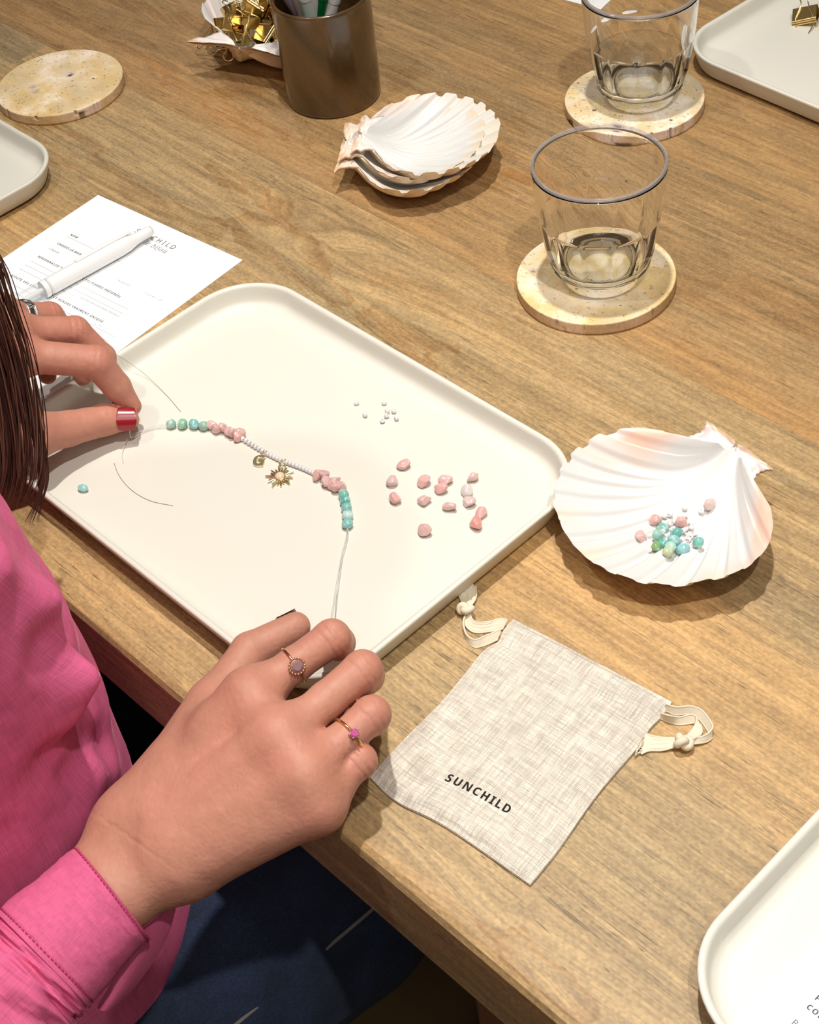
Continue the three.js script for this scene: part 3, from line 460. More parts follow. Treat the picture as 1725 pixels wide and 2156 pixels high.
  const knot = (c, r, turn) => { const pts = []; for (let k = 0; k < 40; k++) { const a = k / 40 * Math.PI * 2, q = V((Math.sin(a) + 2 * Math.sin(2 * a)) * r * 0.3, (Math.cos(a) - 2 * Math.cos(2 * a)) * r * 0.24, -Math.sin(3 * a) * r * 0.32).applyEuler(new THREE.Euler(...turn)).add(v3(c)); pts.push(q); } return tube(pts, r * 0.44, 120, 10, true); };
  const frays = (from, to, n, s) => { const r = rng(s), gs = []; for (let k = 0; k < n; k++) { const a = v3(from[0]).lerp(v3(from[1]), r()), b = v3(to[0]).lerp(v3(to[1]), r()); b.y += 0.002 * r(); gs.push(tube([a, a.clone().lerp(b, 0.5).add(V((r() - 0.5) * 0.002, 0.001 * r(), (r() - 0.5) * 0.002)), b], 0.00022, 10, 4)); } return mergeGeometries(gs); };
  // cord at the corner nearest the tray
  const c1 = part('drawstring', tape([[-0.3858, 0.7512, -0.1397], [-0.3903, 0.7507, -0.1338], [-0.396, 0.7507, -0.1285], [-0.4014, 0.7515, -0.1285], [-0.4056, 0.7525, -0.133]], [[-0.386, 0.7545, -0.1437], [-0.3901, 0.7538, -0.1419], [-0.3931, 0.7536, -0.137], [-0.3987, 0.7536, -0.1322], [-0.4041, 0.7545, -0.1337]], 0.0004), cotton, t);
  part('strand', tape([[-0.383, 0.7512, -0.1325], [-0.3859, 0.7504, -0.1259], [-0.3889, 0.7504, -0.1217], [-0.3931, 0.7506, -0.122], [-0.3989, 0.751, -0.1248], [-0.4057, 0.7525, -0.1313]], [[-0.3843, 0.7545, -0.1369], [-0.3875, 0.7536, -0.1301], [-0.3905, 0.7536, -0.1234], [-0.3958, 0.7536, -0.1233], [-0.4031, 0.7536, -0.1284], [-0.4061, 0.7536, -0.1339]]), cotton, c1);
  part('knot', knot([-0.407, 0.7545, -0.1346], 0.0042, [0.4, 0.3, 0.2]), cotton, c1);
  part('tail', tape([[-0.4105, 0.753, -0.1363], [-0.4181, 0.7515, -0.1407], [-0.4204, 0.752, -0.1425], [-0.4216, 0.752, -0.1458]], [[-0.4076, 0.7535, -0.1387], [-0.4106, 0.752, -0.1452], [-0.4135, 0.7525, -0.1486], [-0.4184, 0.753, -0.1505]], 0.0009), cotton, c1);
  part('frayed_end', frays([[-0.4207, 0.752, -0.1449], [-0.4134, 0.752, -0.1485]], [[-0.4235, 0.751, -0.1498], [-0.4147, 0.751, -0.1511]], 40, 3), cotton, c1);
  // cord at the corner near the large shell
  const c2 = part('drawstring', tape([[-0.2914, 0.7508, -0.1534], [-0.2865, 0.7505, -0.1546], [-0.2816, 0.7505, -0.1593], [-0.2761, 0.7505, -0.1599], [-0.2692, 0.7506, -0.1573], [-0.2651, 0.7508, -0.1552], [-0.2653, 0.751, -0.1515], [-0.268, 0.752, -0.1467], [-0.2705, 0.7525, -0.1432]], [[-0.2922, 0.7545, -0.1543], [-0.2874, 0.754, -0.1563], [-0.2827, 0.754, -0.1612], [-0.2774, 0.754, -0.1628], [-0.271, 0.754, -0.1608], [-0.2673, 0.754, -0.1586], [-0.2664, 0.754, -0.1538], [-0.2691, 0.7536, -0.1481], [-0.271, 0.7545, -0.1441]]), cotton, t);
  part('strand', tape([[-0.2905, 0.7508, -0.1481], [-0.2864, 0.7505, -0.149], [-0.2813, 0.7505, -0.1513], [-0.2775, 0.7506, -0.1556], [-0.2747, 0.752, -0.157], [-0.2709, 0.753, -0.1549], [-0.2689, 0.7535, -0.1517], [-0.2697, 0.755, -0.1451]], [[-0.2907, 0.7535, -0.149], [-0.2865, 0.7555, -0.1491], [-0.2827, 0.7536, -0.1529], [-0.2792, 0.7536, -0.1579], [-0.2766, 0.7536, -0.1582], [-0.2747, 0.7536, -0.1554], [-0.2734, 0.7536, -0.1506], [-0.2731, 0.7536, -0.1457]]), cotton, c2);
  part('knot', knot([-0.2719, 0.7545, -0.1422], 0.0046, [0.9, 0.2, 1.1]), cotton, c2);
  part('tail', tape([[-0.2735, 0.7525, -0.1391], [-0.2775, 0.7512, -0.1339], [-0.2822, 0.751, -0.1295], [-0.2836, 0.7512, -0.1256]], [[-0.2762, 0.7535, -0.1424], [-0.2814, 0.753, -0.1386], [-0.2862, 0.7525, -0.1364], [-0.2889, 0.7525, -0.1355]], 0.0009), cotton, c2);
  part('frayed_end', frays([[-0.2836, 0.7512, -0.1263], [-0.2888, 0.752, -0.1357]], [[-0.2847, 0.7508, -0.1224], [-0.2894, 0.7508, -0.1319]], 40, 5), cotton, c2);
}

// ================= beads =================
const tealTones = [[0.19, 0.5, 0.45], [0.3, 0.56, 0.5], [0.13, 0.42, 0.38], [0.26, 0.52, 0.55], [0.2, 0.46, 0.33]];
const tealMat = phys({ vertexColors: true, roughness: 0.18, clearcoat: 0.6, clearcoatRoughness: 0.06 });
const quartzMat = phys({ vertexColors: true, roughness: 0.14, transmission: 0.12, thickness: 0.004, ior: 1.45, clearcoat: 0.8, clearcoatRoughness: 0.05 });
const seedMat = phys({ color: rgb(0.74, 0.725, 0.735), roughness: 0.2, clearcoat: 0.5, clearcoatRoughness: 0.05 });
function nugget(seed, tone, { a = 0.0031, b = 0.0028, c = 0.0027, moss = 0 } = {}) { // polished round bead, pale veins
  const g = new THREE.IcosahedronGeometry(1, 12), p = g.attributes.position, q = V();
  for (let i = 0; i < p.count; i++) { q.fromBufferAttribute(p, i).normalize(); const k = 1 + 0.16 * (noise3(q.x * 1.3 + seed, q.y * 1.3, q.z * 1.3) - 0.5); p.setXYZ(i, q.x * a * k, q.y * b * k, q.z * c * k); }
  const m = mergeVerts(g); m.computeVertexNormals();
  return paint(m, (v, k) => { const n = noise3(v.x * 500 + seed * 3, v.y * 700, v.z * 500), w = noise3(v.x * 1300, v.y * 1300 + seed, v.z * 1300); k.setRGB(...tone); k.lerp(rgb(0.62, 0.78, 0.74), 0.55 * ss(0.58, 0.85, n)); k.multiplyScalar(0.85 + 0.3 * w); if (moss) k.lerp(rgb(0.22, 0.33, 0.06), moss * ss(0.35, 0.65, noise3(v.x * 300 + 9, v.y * 300, v.z * 300 + seed))); });
}
function mergeVerts(g) { g = g.clone(); g.deleteAttribute('normal'); g.deleteAttribute('uv'); const p = g.attributes.position, map = new Map(), out = [], idx = []; for (let i = 0; i < p.count; i++) { const key = [p.getX(i), p.getY(i), p.getZ(i)].map((x) => Math.round(x * 1e7)).join(); let j = map.get(key); if (j === undefined) { j = out.length / 3; map.set(key, j); out.push(p.getX(i), p.getY(i), p.getZ(i)); } idx.push(j); } const r = new THREE.BufferGeometry(); r.setAttribute('position', new THREE.Float32BufferAttribute(out, 3)); r.setIndex(idx); return r; }
function chip(seed, tone = 0, { a = 0.0039, b = 0.0026, c = 0.0031 } = {}) { // tumbled quartz chip: a ball cut by soft planes
  const rnd = rng(seed * 31 + 7), planes = []; for (let k = 0; k < 9; k++) { const u = rnd() * 2 - 1, f = rnd() * 6.283, s = Math.sqrt(1 - u * u); planes.push([V(s * Math.cos(f), u, s * Math.sin(f)), 0.62 + 0.3 * rnd()]); }
  const g = new THREE.IcosahedronGeometry(1, 12), p = g.attributes.position, q = V();
  for (let i = 0; i < p.count; i++) { q.fromBufferAttribute(p, i).normalize(); let r = 0; const K = 14; let sum = Math.exp(-K * 1.02); for (const [n, d] of planes) { const t = n.dot(q); if (t > 0.1) sum += Math.exp(-K * (d / t)); } r = -Math.log(sum) / K; r *= 1 + 0.07 * (noise3(q.x * 3 + seed, q.y * 3, q.z * 3) - 0.5); p.setXYZ(i, q.x * r * a * 1.15, q.y * r * b * 1.15, q.z * r * c * 1.15); }
  const m = mergeVerts(g); m.computeVertexNormals();
  return paint(m, (v, k) => { const n = noise3(v.x * 600 + seed, v.y * 600, v.z * 600); k.setRGB(lerp(0.78, 0.74, n), lerp(0.51, 0.45, n), lerp(0.485, 0.42, n)); if (tone > 0) k.lerp(rgb(0.8, 0.77, 0.75), tone); if (tone < 0) k.lerp(rgb(0.82, 0.3, 0.26), -tone); });
}
const seedGeo = (() => { const pr = []; for (let k = 0; k <= 24; k++) { const a = k / 24 * Math.PI * 2; pr.push([0.00082 + 0.00074 * Math.cos(a), 0.00115 * Math.sin(a)]); } return lathe(pr, 24); })();
const lowest = (o) => { o.updateMatrixWorld(true); return new THREE.Box3().setFromObject(o, true).min.y; };
function bead(name, geo, mat, at, rot, label, category, group) { const m = solo(name, geo, mat, label, category, group); m.rotation.set(...rot); m.position.set(at[0], 0, at[2]); m.position.y = at[1] - lowest(m); return m; }
const FLOOR = 0.7541;
// loose on the tray
bead('teal_bead', nugget(4, [0.3, 0.6, 0.6], { a: 0.0032, b: 0.0021, c: 0.0023 }), tealMat, [...[-0.638, 0.756, -0.0564]].map((x, i) => i === 1 ? FLOOR : x), [0, 0.4, 0], 'single teal bead alone on the tray below the thumb', 'bead');
[
  [[-0.5082, 0.756, -0.1885], 0, 0.1, 0.3, [0.0042, 0.0022, 0.0026], 'long flat pink chip highest among the loose chips on the tray'],
  [[-0.5034, 0.756, -0.1745], 0.25, 1, 0.2, [0.0034, 0.0026, 0.003], 'pale pink chip just below the long flat chip'],
  [[-0.4927, 0.756, -0.1663], -0.15, 2.2, 0.1, [0.0037, 0.0025, 0.0028], 'pink chip nearest the teal end of the bracelet'],
  [[-0.4894, 0.756, -0.1861], -0.1, 0.7, 0.2, [0.0037, 0.0024, 0.0034], 'squarish glassy pink chip between the long flat chip and the overlapping pair'],
  [[-0.4814, 0.756, -0.1947], 0.05, 0.2, 0.1, [0.0038, 0.0023, 0.003], 'clear pink chip behind in the overlapping pair'],
  [[-0.4787, 0.756, -0.1882], -0.2, 0.1, 0.3, [0.0038, 0.0026, 0.003], 'rounder pink chip in front in the overlapping pair'],
  [[-0.479, 0.756, -0.1758], 0.1, 0.3, 0.1, [0.0037, 0.0025, 0.003], 'pale pink chip directly below the squarish glassy chip'],
  [[-0.4649, 0.756, -0.1813], 0.08, -0.5, 0.2, [0.0037, 0.0024, 0.0026], 'ridged pink chip lying alone below the overlapping pair'],
  [[-0.4712, 0.756, -0.2062], 0.15, 0.6, 0.2, [0.0036, 0.0024, 0.0025], 'dusky pink chip nearest the tray rim by the shell'],
  [[-0.4659, 0.756, -0.1959], 0.9, 1.2, 0.3, [0.0034, 0.0026, 0.003], 'whitish colourless chip among the pink chips'],
  [[-0.459, 0.756, -0.1906], 0.35, 0.4, 0.1, [0.0035, 0.0026, 0.0032], 'pale pink chip touching the whitish chip'],
  [[-0.448, 0.756, -0.1893], -0.2, 0.9, 0.2, [0.0037, 0.0023, 0.0032], 'rosy triangular chip above the deepest pink chip'],
  [[-0.4446, 0.756, -0.1809], -0.65, 1.7, 0.1, [0.0037, 0.003, 0.003], 'deepest salmon pink chip on the tray'],
  [[-0.4623, 0.756, -0.1599], 0.1, 0.5, 0.3, [0.0039, 0.0028, 0.0034], 'heart shaped pink chip lowest on the tray'],
].forEach(([at, tone, turn, roll, [a, b, c], label], i) => bead('quartz_chip', chip(i + 40, tone, { a, b, c }), quartzMat, [at[0], FLOOR, at[2]], [roll, turn + 0.9, roll * 0.5], label, 'bead', 'loose pink chips on the tray'));
[
  [[-0.5693, 0.7555, -0.2083], 'white seed bead farthest from the pink chips on the tray'], [[-0.5573, 0.7555, -0.204], 'white seed bead alone below the farthest white bead'], [[-0.5564, 0.7555, -0.2188], 'white seed bead lying alone above the white cluster'],
  [[-0.5494, 0.7555, -0.2147], 'faint white seed bead behind in the cluster of five'], [[-0.5465, 0.7555, -0.2173], 'white seed bead topmost in the cluster of five'], [[-0.5468, 0.7555, -0.2117], 'white seed bead in the middle of the cluster of five'],
  [[-0.5456, 0.7555, -0.2071], 'white seed bead lowest in the cluster of five'], [[-0.5407, 0.7555, -0.2138], 'white seed bead in the cluster of five closest to the tray rim'],
].forEach(([at, label], i) => bead('seed_bead', seedGeo, seedMat, [at[0], FLOOR, at[2]], [i * 1.3, i * 0.7, 0.2 * i], label, 'bead', 'loose white beads on the tray'));
// heaped in the big shell
const inDish = (at, lift = 0) => [at[0], onDish(dish, at[0], at[2]) + lift, at[2]];
const heapLabel = 'teal bead in the shell heap';
[
  [[-0.3673, 0.762, -0.2443], 0, 0, 'teal bead highest in the shell heap, below a pink chip'], [[-0.3567, 0.762, -0.2422], 2, 0.0022, 'upright teal bead in the middle of the shell heap'], [[-0.3628, 0.76, -0.2344], 1, 0, 'pale teal bead behind the mossy green bead in the shell'], [[-0.3585, 0.76, -0.2337], 2, 0.0002, 'dark teal bead wedged beside the mossy green bead'],
  [[-0.3594, 0.759, -0.2298], 4, 0, 'mossy green bead at the edge of the shell heap'], [[-0.354, 0.759, -0.2374], 3, 0.0012, 'blue teal bead with a white sheen in the shell heap'], [[-0.3526, 0.758, -0.2324], 1, 0.0004, 'pale mint bead touching the yellowish bead in the shell'], [[-0.351, 0.757, -0.2285], 5, 0, 'yellowish green bead lowest in the shell heap'],
  [[-0.3484, 0.758, -0.2373], 3, 0, 'light blue teal bead at the side of the shell heap'], [[-0.3447, 0.758, -0.2454], 0, 0, 'teal bead lying apart from the shell heap'],
].forEach(([at, tone, lift, label], i) => bead('teal_bead', nugget(i + 20, tone === 5 ? [0.5, 0.56, 0.33] : tone === 4 ? [0.2, 0.42, 0.24] : i === 6 ? [0.42, 0.66, 0.54] : tealTones[tone], { a: 0.0033 + 0.0003 * (i % 3), b: 0.0028, c: 0.0029, moss: tone === 4 ? 0.9 : tone === 5 ? 0.4 : 0.05 }), tealMat, inDish(at, lift), [0.3 * i, 1.1 * i, 0.5 * i], label, 'bead', 'teal beads in the shell'));
[
  [[-0.3731, 0.764, -0.2456], -0.15, 'solid pink chip at the top side of the shell heap'], [[-0.3616, 0.764, -0.2532], 0.0, 'pink chip half buried among white beads in the shell'], [[-0.3576, 0.767, -0.2714], 0.4, 'clear pink chip nearest the hinge of the shell'], [[-0.3703, 0.761, -0.2301], 0.1, 'glassy pink chip apart from the heap, toward the shell rim by the tray'],
].forEach(([at, tone, label], i) => bead('quartz_chip', chip(i + 80, tone, { a: 0.0032, b: 0.0029, c: 0.0029 }), quartzMat, inDish(at, i === 1 ? 0.0012 : 0), [0.4 * i, 1.3 * i + 1.5, 0.3], label, 'bead', 'pink chips in the shell'));
[[-0.3682, 0.766, -0.2638], [-0.371, 0.766, -0.2549], [-0.3724, 0.765, -0.252], [-0.3752, 0.765, -0.2506], [-0.3644, 0.765, -0.2592], [-0.365, 0.765, -0.2558], [-0.3658, 0.764, -0.2526], [-0.3664, 0.763, -0.2494], [-0.359, 0.766, -0.2665], [-0.3583, 0.764, -0.2569], [-0.3566, 0.763, -0.2549], [-0.3629, 0.762, -0.247], [-0.3607, 0.762, -0.2498], [-0.358, 0.762, -0.2521], [-0.3569, 0.762, -0.2487], [-0.3522, 0.762, -0.2526], [-0.3615, 0.762, -0.2434], [-0.3639, 0.763, -0.2401], [-0.3604, 0.761, -0.247], [-0.3644, 0.76, -0.2387], [-0.3603, 0.761, -0.2391], [-0.3691, 0.761, -0.2363], [-0.3532, 0.761, -0.2502], [-0.3525, 0.76, -0.2474], [-0.3522, 0.76, -0.2438], [-0.352, 0.759, -0.2414], [-0.3609, 0.759, -0.2255]]
  .forEach((at, i) => bead('seed_bead', seedGeo, seedMat, inDish(at, [17, 14, 5].includes(i) ? 0.0016 : 0), [i * 0.9, i, i * 0.3], i === 8 ? 'white seed bead touching the clear pink chip by the shell hinge' : i === 21 ? 'white seed bead beside the glassy pink chip in the shell' : i === 26 ? 'white seed bead behind the mossy green bead in the shell' : i === 0 ? 'white seed bead uppermost over the shell heap' : 'small white seed bead in the heap in the large shell', 'bead', 'white seed beads in the shell'));

// ================= the bracelet in the making =================
{
  const t = thing('beaded_bracelet', 'unfinished bracelet of teal, pink and white beads with two gold charms between the hands', 'bracelet');
  const goldCharm = std({ color: rgb(0.92, 0.8, 0.5), metalness: 1, roughness: 0.24 });
  const put = (m, at, y) => { m.position.set(at[0], 0, at[2]); m.position.y = y - lowest(m); };
  [[[-0.6406, 0.757, -0.1237], 1, 0.4, [0.31, 0.52, 0.44]], [[-0.6351, 0.757, -0.1279], 2, 0.4, [0.25, 0.5, 0.36]], [[-0.6294, 0.757, -0.1323], 3, 0.05, [0.2, 0.5, 0.5]], [[-0.6237, 0.757, -0.1352], 4, 0.2, [0.3, 0.47, 0.4]], [[-0.5165, 0.757, -0.1495], 5, 0, [0.2, 0.48, 0.42]], [[-0.5123, 0.757, -0.1467], 6, 0, [0.12, 0.42, 0.37]], [[-0.5077, 0.757, -0.1435], 7, 0, [0.22, 0.5, 0.47]], [[-0.503, 0.757, -0.14], 8, 0, [0.5, 0.7, 0.66]], [[-0.4983, 0.757, -0.1356], 9, 0, [0.22, 0.54, 0.52]]]
    .forEach(([at, s, moss, tone]) => { const m = part('teal_bead', nugget(s, tone, { a: s === 2 || s === 3 ? 0.0034 : 0.003, b: 0.0029, c: s > 4 ? 0.0031 : 0.0029, moss }), tealMat, t); m.rotation.set(0, s, 0.2); put(m, at, FLOOR); });
  [[[-0.6202, 0.758, -0.1387], 0.3], [[-0.6154, 0.757, -0.1382], 0], [[-0.6132, 0.7575, -0.1414], -0.1], [[-0.6076, 0.757, -0.1419], 0.1], [[-0.6045, 0.757, -0.1423], 0], [[-0.6014, 0.7575, -0.1453], -0.05], [[-0.6006, 0.757, -0.1423], -0.15], [[-0.5393, 0.757, -0.1503], 0], [[-0.5361, 0.7575, -0.1528], 0], [[-0.5317, 0.757, -0.1502], 0.1], [[-0.5272, 0.757, -0.1513], 0], [[-0.5281, 0.7575, -0.1537], 0.1], [[-0.5226, 0.757, -0.1532], 0], [[-0.5239, 0.757, -0.1507], -0.1]]
    .forEach(([at, tone], i) => { const m = part('quartz_chip', chip(i + 10, tone, { a: 0.0032, b: 0.0028, c: 0.0025 }), quartzMat, t); m.rotation.set(0.4 * i, 1.1 * i, 0.7 * i); put(m, at, FLOOR + (i % 3) * 0.0003); });
  const run = (a, b, n, sag) => { const A = v3(a), B = v3(b), d = V().copy(B).sub(A).normalize(); for (let k = 0; k < n; k++) { const m = part('seed_bead', seedGeo, seedMat, t); m.quaternion.setFromUnitVectors(V(0, 1, 0), d); const q = A.clone().lerp(B, (k + 0.5) / n); put(m, [q.x + sag * Math.sin(Math.PI * (k + 0.5) / n) * -d.z, 0, q.z + sag * Math.sin(Math.PI * (k + 0.5) / n) * d.x], FLOOR); } };
  run([-0.5994, 0.7557, -0.1436], [-0.5798, 0.7557, -0.1445], 7, 0); run([-0.5778, 0.7557, -0.1446], [-0.5658, 0.7557, -0.1463], 5, 0); run([-0.5639, 0.7557, -0.1468], [-0.5431, 0.7557, -0.1514], 9, -0.0005);
  const loop = (c, r, w, e) => { const g = new THREE.TorusGeometry(r, w, 10, 28); g.rotateX(e[0]); g.rotateY(e[1]); g.translate(...c); return g; };
  // letter charm
  const font = await new FontLoader().loadAsync('fonts/droid/droid_sans_bold.typeface.json');
  const G = new TextGeometry('G', { font, size: 0.0078, depth: 0.0007, curveSegments: 8, bevelEnabled: true, bevelThickness: 0.0003, bevelSize: 0.0002, bevelSegments: 3 });
  G.computeBoundingBox(); { const c = G.boundingBox.getCenter(V()); G.translate(-c.x, -c.y, -c.z); G.rotateX(-Math.PI / 2); }
  const gAt = [-0.5766, 0.7552, -0.1378], gc = part('letter_charm', G, goldCharm, t, 'gold letter G charm'); gc.position.set(gAt[0], 0.7552, gAt[2]); gc.rotation.set(0.1, 0.62, 0.0, 'YXZ');
  part('jump_ring', loop([-0.5777, 0.7562, -0.1437], 0.0017, 0.0003, [0.2, 1.2]), goldCharm, t);
  // sun charm
  const sAt = [-0.557, 0.7555, -0.1369], rays = []; const rl = [8.6, 6.4, 7.6, 6.2];
  for (let k = 0; k < 20; k++) { const a = k / 20 * Math.PI * 2, L = rl[k % 4] / 1000, r = new THREE.CylinderGeometry(0.0005, 0.00075, L - 0.003, 8).translate(0, (L + 0.003) / 2, 0); r.scale(1, 1, 0.9); r.rotateX(Math.PI / 2); r.rotateY(a); rays.push(r); }
  rays.push(new THREE.CylinderGeometry(0.0036, 0.0038, 0.0011, 32)); const sun = part('sun_charm', mergeGeometries(rays), goldCharm, t, 'gold sunburst charm'); sun.position.set(sAt[0], 0.7552, sAt[2]); sun.rotation.set(0.05, 0.3, -0.03);
  part('bezel', new THREE.TorusGeometry(0.0029, 0.0004, 8, 32).rotateX(Math.PI / 2).translate(0, 0.0007, 0), goldCharm, sun);
  part('stone', new THREE.SphereGeometry(0.0028, 28, 14, 0, Math.PI * 2, 0, Math.PI / 2).scale(1, 0.75, 1).translate(0, 0.0006, 0), phys({ color: rgb(0.82, 0.58, 0.4), roughness: 0.2, clearcoat: 0.4 }), sun, 'round peach stone');
  part('jump_ring', loop([-0.5629, 0.7558, -0.1439], 0.0016, 0.00035, [1.4, 0.3]), goldCharm, t); part('jump_ring', loop([-0.5643, 0.7562, -0.1461], 0.0019, 0.0003, [0.3, 0.9]), goldCharm, t); part('jump_ring', loop([-0.5615, 0.7558, -0.1423], 0.0012, 0.00035, [0.2, 2.2]), goldCharm, t);
  // the clear elastic: two strands out of each end
  const elastic = phys({ color: rgb(0.88, 0.88, 0.86), roughness: 0.15, transmission: 0.4, thickness: 0.001 });
  const y = 0.7563;
  part('elastic_thread', mergeGeometries([tube([[-0.6423, 0.757, -0.122], [-0.6478, 0.756, -0.1163], [-0.6509, 0.7555, -0.1095], [-0.652, 0.7558, -0.104], [-0.6514, 0.756, -0.0993], [-0.6474, 0.7555, -0.0927], [-0.6433, 0.755, -0.0884], [-0.6383, 0.7548, -0.0854]], 0.00018, 80, 6), tube([[-0.6419, 0.7565, -0.1215], [-0.647, 0.7555, -0.1155], [-0.6497, 0.755, -0.1102], [-0.6499, 0.7555, -0.1045], [-0.6484, 0.7585, -0.0999], [-0.6483, 0.766, -0.1006]], 0.00018, 60, 6)]), elastic, t);
  part('elastic_thread', mergeGeometries([tube([[-0.4964, 0.7565, -0.1334], [-0.4924, 0.756, -0.1289], [-0.484, 0.756, -0.1176], [-0.4729, 0.7575, -0.1049], [-0.4581, 0.7625, -0.0898], [-0.4432, 0.772, -0.076]], 0.0002, 80, 6), tube([[-0.496, 0.7565, -0.1337], [-0.4918, 0.756, -0.1294], [-0.4834, 0.756, -0.1181], [-0.4738, 0.757, -0.107], [-0.4584, 0.7615, -0.0906], [-0.4442, 0.77, -0.0774]], 0.0002, 80, 6)]), elastic, t);
  part('thread_core', tube([[-0.6423, 0.757, -0.122], [-0.6351, 0.757, -0.1279], [-0.6294, 0.757, -0.1324], [-0.6199, 0.757, -0.1382], [-0.6076, 0.757, -0.1419], [-0.5986, 0.7557, -0.1437], [-0.5791, 0.7557, -0.1446], [-0.5647, 0.7557, -0.1467], [-0.5431, 0.7557, -0.1514], [-0.532, 0.757, -0.1514], [-0.5226, 0.757, -0.1522], [-0.5123, 0.757, -0.1467], [-0.503, 0.757, -0.14], [-0.4963, 0.757, -0.1337]], 0.00028, 160, 6), elastic, t);
}
const hairFine = std({ color: rgb(0.16, 0.11, 0.08), roughness: 0.5 });
solo('fallen_hair', tube([[-0.7128, 0.7672, -0.1364], [-0.7055, 0.7688, -0.1351], [-0.7031, 0.7645, -0.1379], [-0.6921, 0.7575, -0.1417], [-0.6697, 0.7546, -0.1402], [-0.6474, 0.7543, -0.1359]], 0.00011, 90, 5), hairFine, 'single fine hair curving over the tray rim above the bracelet', 'hair');
solo('fallen_hair', tube([[-0.6428, 0.7543, -0.0819], [-0.6325, 0.7543, -0.0776], [-0.6174, 0.7543, -0.0748], [-0.6013, 0.7543, -0.0763], [-0.5873, 0.7543, -0.0825]], 0.00011, 60, 5), hairFine, 'single fine hair lying on the tray below the bracelet end', 'hair');

// ================= the seated person =================
// surface nets over a distance field, with normals from the field itself
function mesher(lo, hi, cell, f, fine = f) {
  const n = [0, 1, 2].map((k) => Math.ceil((hi[k] - lo[k]) / cell) + 1), [nx, ny, nz] = n, val = new Float32Array(nx * ny * nz), id = new Int32Array(nx * ny * nz).fill(-1), pos = [], idx = [];
  for (let z = 0, i = 0; z < nz; z++) for (let y = 0; y < ny; y++) for (let x = 0; x < nx; x++, i++) val[i] = f(lo[0] + x * cell, lo[1] + y * cell, lo[2] + z * cell);
  const sx = 1, sy = nx, sz = nx * ny, corners = [0, 1, 2, 3, 4, 5, 6, 7].map((c) => (c & 1) * sx + (c >> 1 & 1) * sy + (c >> 2 & 1) * sz);
  for (let z = 0; z < nz - 1; z++) for (let y = 0; y < ny - 1; y++) for (let x = 0; x < nx - 1; x++) {
    const b = x + y * sy + z * sz; let m = 0; for (let c = 0; c < 8; c++) if (val[b + corners[c]] < 0) m |= 1 << c; if (m === 0 || m === 255) continue;
    let cnt = 0, px = 0, py = 0, pz = 0;
    for (let c = 0; c < 8; c++) for (const ax of [1, 2, 4]) if (!(c & ax)) { const d = c | ax; if ((m >> c & 1) !== (m >> d & 1)) { const va = val[b + corners[c]], t = va / (va - val[b + corners[d]]); px += (c & 1) + (ax === 1 ? t : 0); py += (c >> 1 & 1) + (ax === 2 ? t : 0); pz += (c >> 2 & 1) + (ax === 4 ? t : 0); cnt++; } }
    id[b] = pos.length / 3; pos.push(lo[0] + (x + px / cnt) * cell, lo[1] + (y + py / cnt) * cell, lo[2] + (z + pz / cnt) * cell);
  }
  for (let z = 1; z < nz - 1; z++) for (let y = 1; y < ny - 1; y++) for (let x = 1; x < nx - 1; x++) {
    const b = x + y * sy + z * sz, inside = val[b] < 0;
    for (const [s, u, v] of [[sx, sy, sz], [sy, sz, sx], [sz, sx, sy]]) if (inside !== val[b + s] < 0) { const q = [id[b - u - v], id[b - v], id[b], id[b - u]]; if (inside) idx.push(q[0], q[1], q[2], q[0], q[2], q[3]); else idx.push(q[0], q[2], q[1], q[0], q[3], q[2]); }
  }
  const nor = new Float32Array(pos.length), e = cell * 0.35;
  for (let i = 0; i < pos.length; i += 3) {
    let [x, y, z] = [pos[i], pos[i + 1], pos[i + 2]], gx, gy, gz, l;
    for (let k = 0; k < 2; k++) { gx = f(x + e, y, z) - f(x - e, y, z); gy = f(x, y + e, z) - f(x, y - e, z); gz = f(x, y, z + e) - f(x, y, z - e); l = Math.hypot(gx, gy, gz) || 1; const d = clamp(f(x, y, z), -cell, cell); x -= gx / l * d; y -= gy / l * d; z -= gz / l * d; }
    pos[i] = x; pos[i + 1] = y; pos[i + 2] = z;
    const h = Math.min(e, 0.0005); gx = fine(x + h, y, z) - fine(x - h, y, z); gy = fine(x, y + h, z) - fine(x, y - h, z); gz = fine(x, y, z + h) - fine(x, y, z - h); l = Math.hypot(gx, gy, gz) || 1;
    nor[i] = gx / l; nor[i + 1] = gy / l; nor[i + 2] = gz / l;
  }
  const g = new THREE.BufferGeometry(); g.setAttribute('position', new THREE.Float32BufferAttribute(pos, 3)); g.setAttribute('normal', new THREE.BufferAttribute(nor, 3)); g.setIndex(idx); return g;
}
const bone = (a, b, ra, rb = ra) => { const dx = b[0] - a[0], dy = b[1] - a[1], dz = b[2] - a[2], il = 1 / (dx * dx + dy * dy + dz * dz || 1e-9); return (x, y, z) => { const px = x - a[0], py = y - a[1], pz = z - a[2]; let t = (px * dx + py * dy + pz * dz) * il; t = t < 0 ? 0 : t > 1 ? 1 : t; return Math.hypot(px - t * dx, py - t * dy, pz - t * dz) - (ra + (rb - ra) * t); }; };
const smin = (a, b, k) => { const h = Math.max(k - Math.abs(a - b), 0) / k; return Math.min(a, b) - h * h * k * 0.25; };
const blend = (fs, k) => (x, y, z) => { let d = fs[0](x, y, z); for (let i = 1; i < fs.length; i++) d = smin(d, fs[i](x, y, z), k); return d; };
function handField({ palm, fingers, palmK = 0.012, rootK = 0.008 }) {
  const P = blend(palm, palmK), F = fingers.map((js) => blend(js.slice(1).map((j, i) => bone(js[i][0], j[0], js[i][1], j[1])), 0.0022));
  return (x, y, z) => { const p = P(x, y, z); let d = p; for (const f of F) { const q = f(x, y, z); d = smin(d, smin(p, q, rootK), 0.0016); } return d; };
}
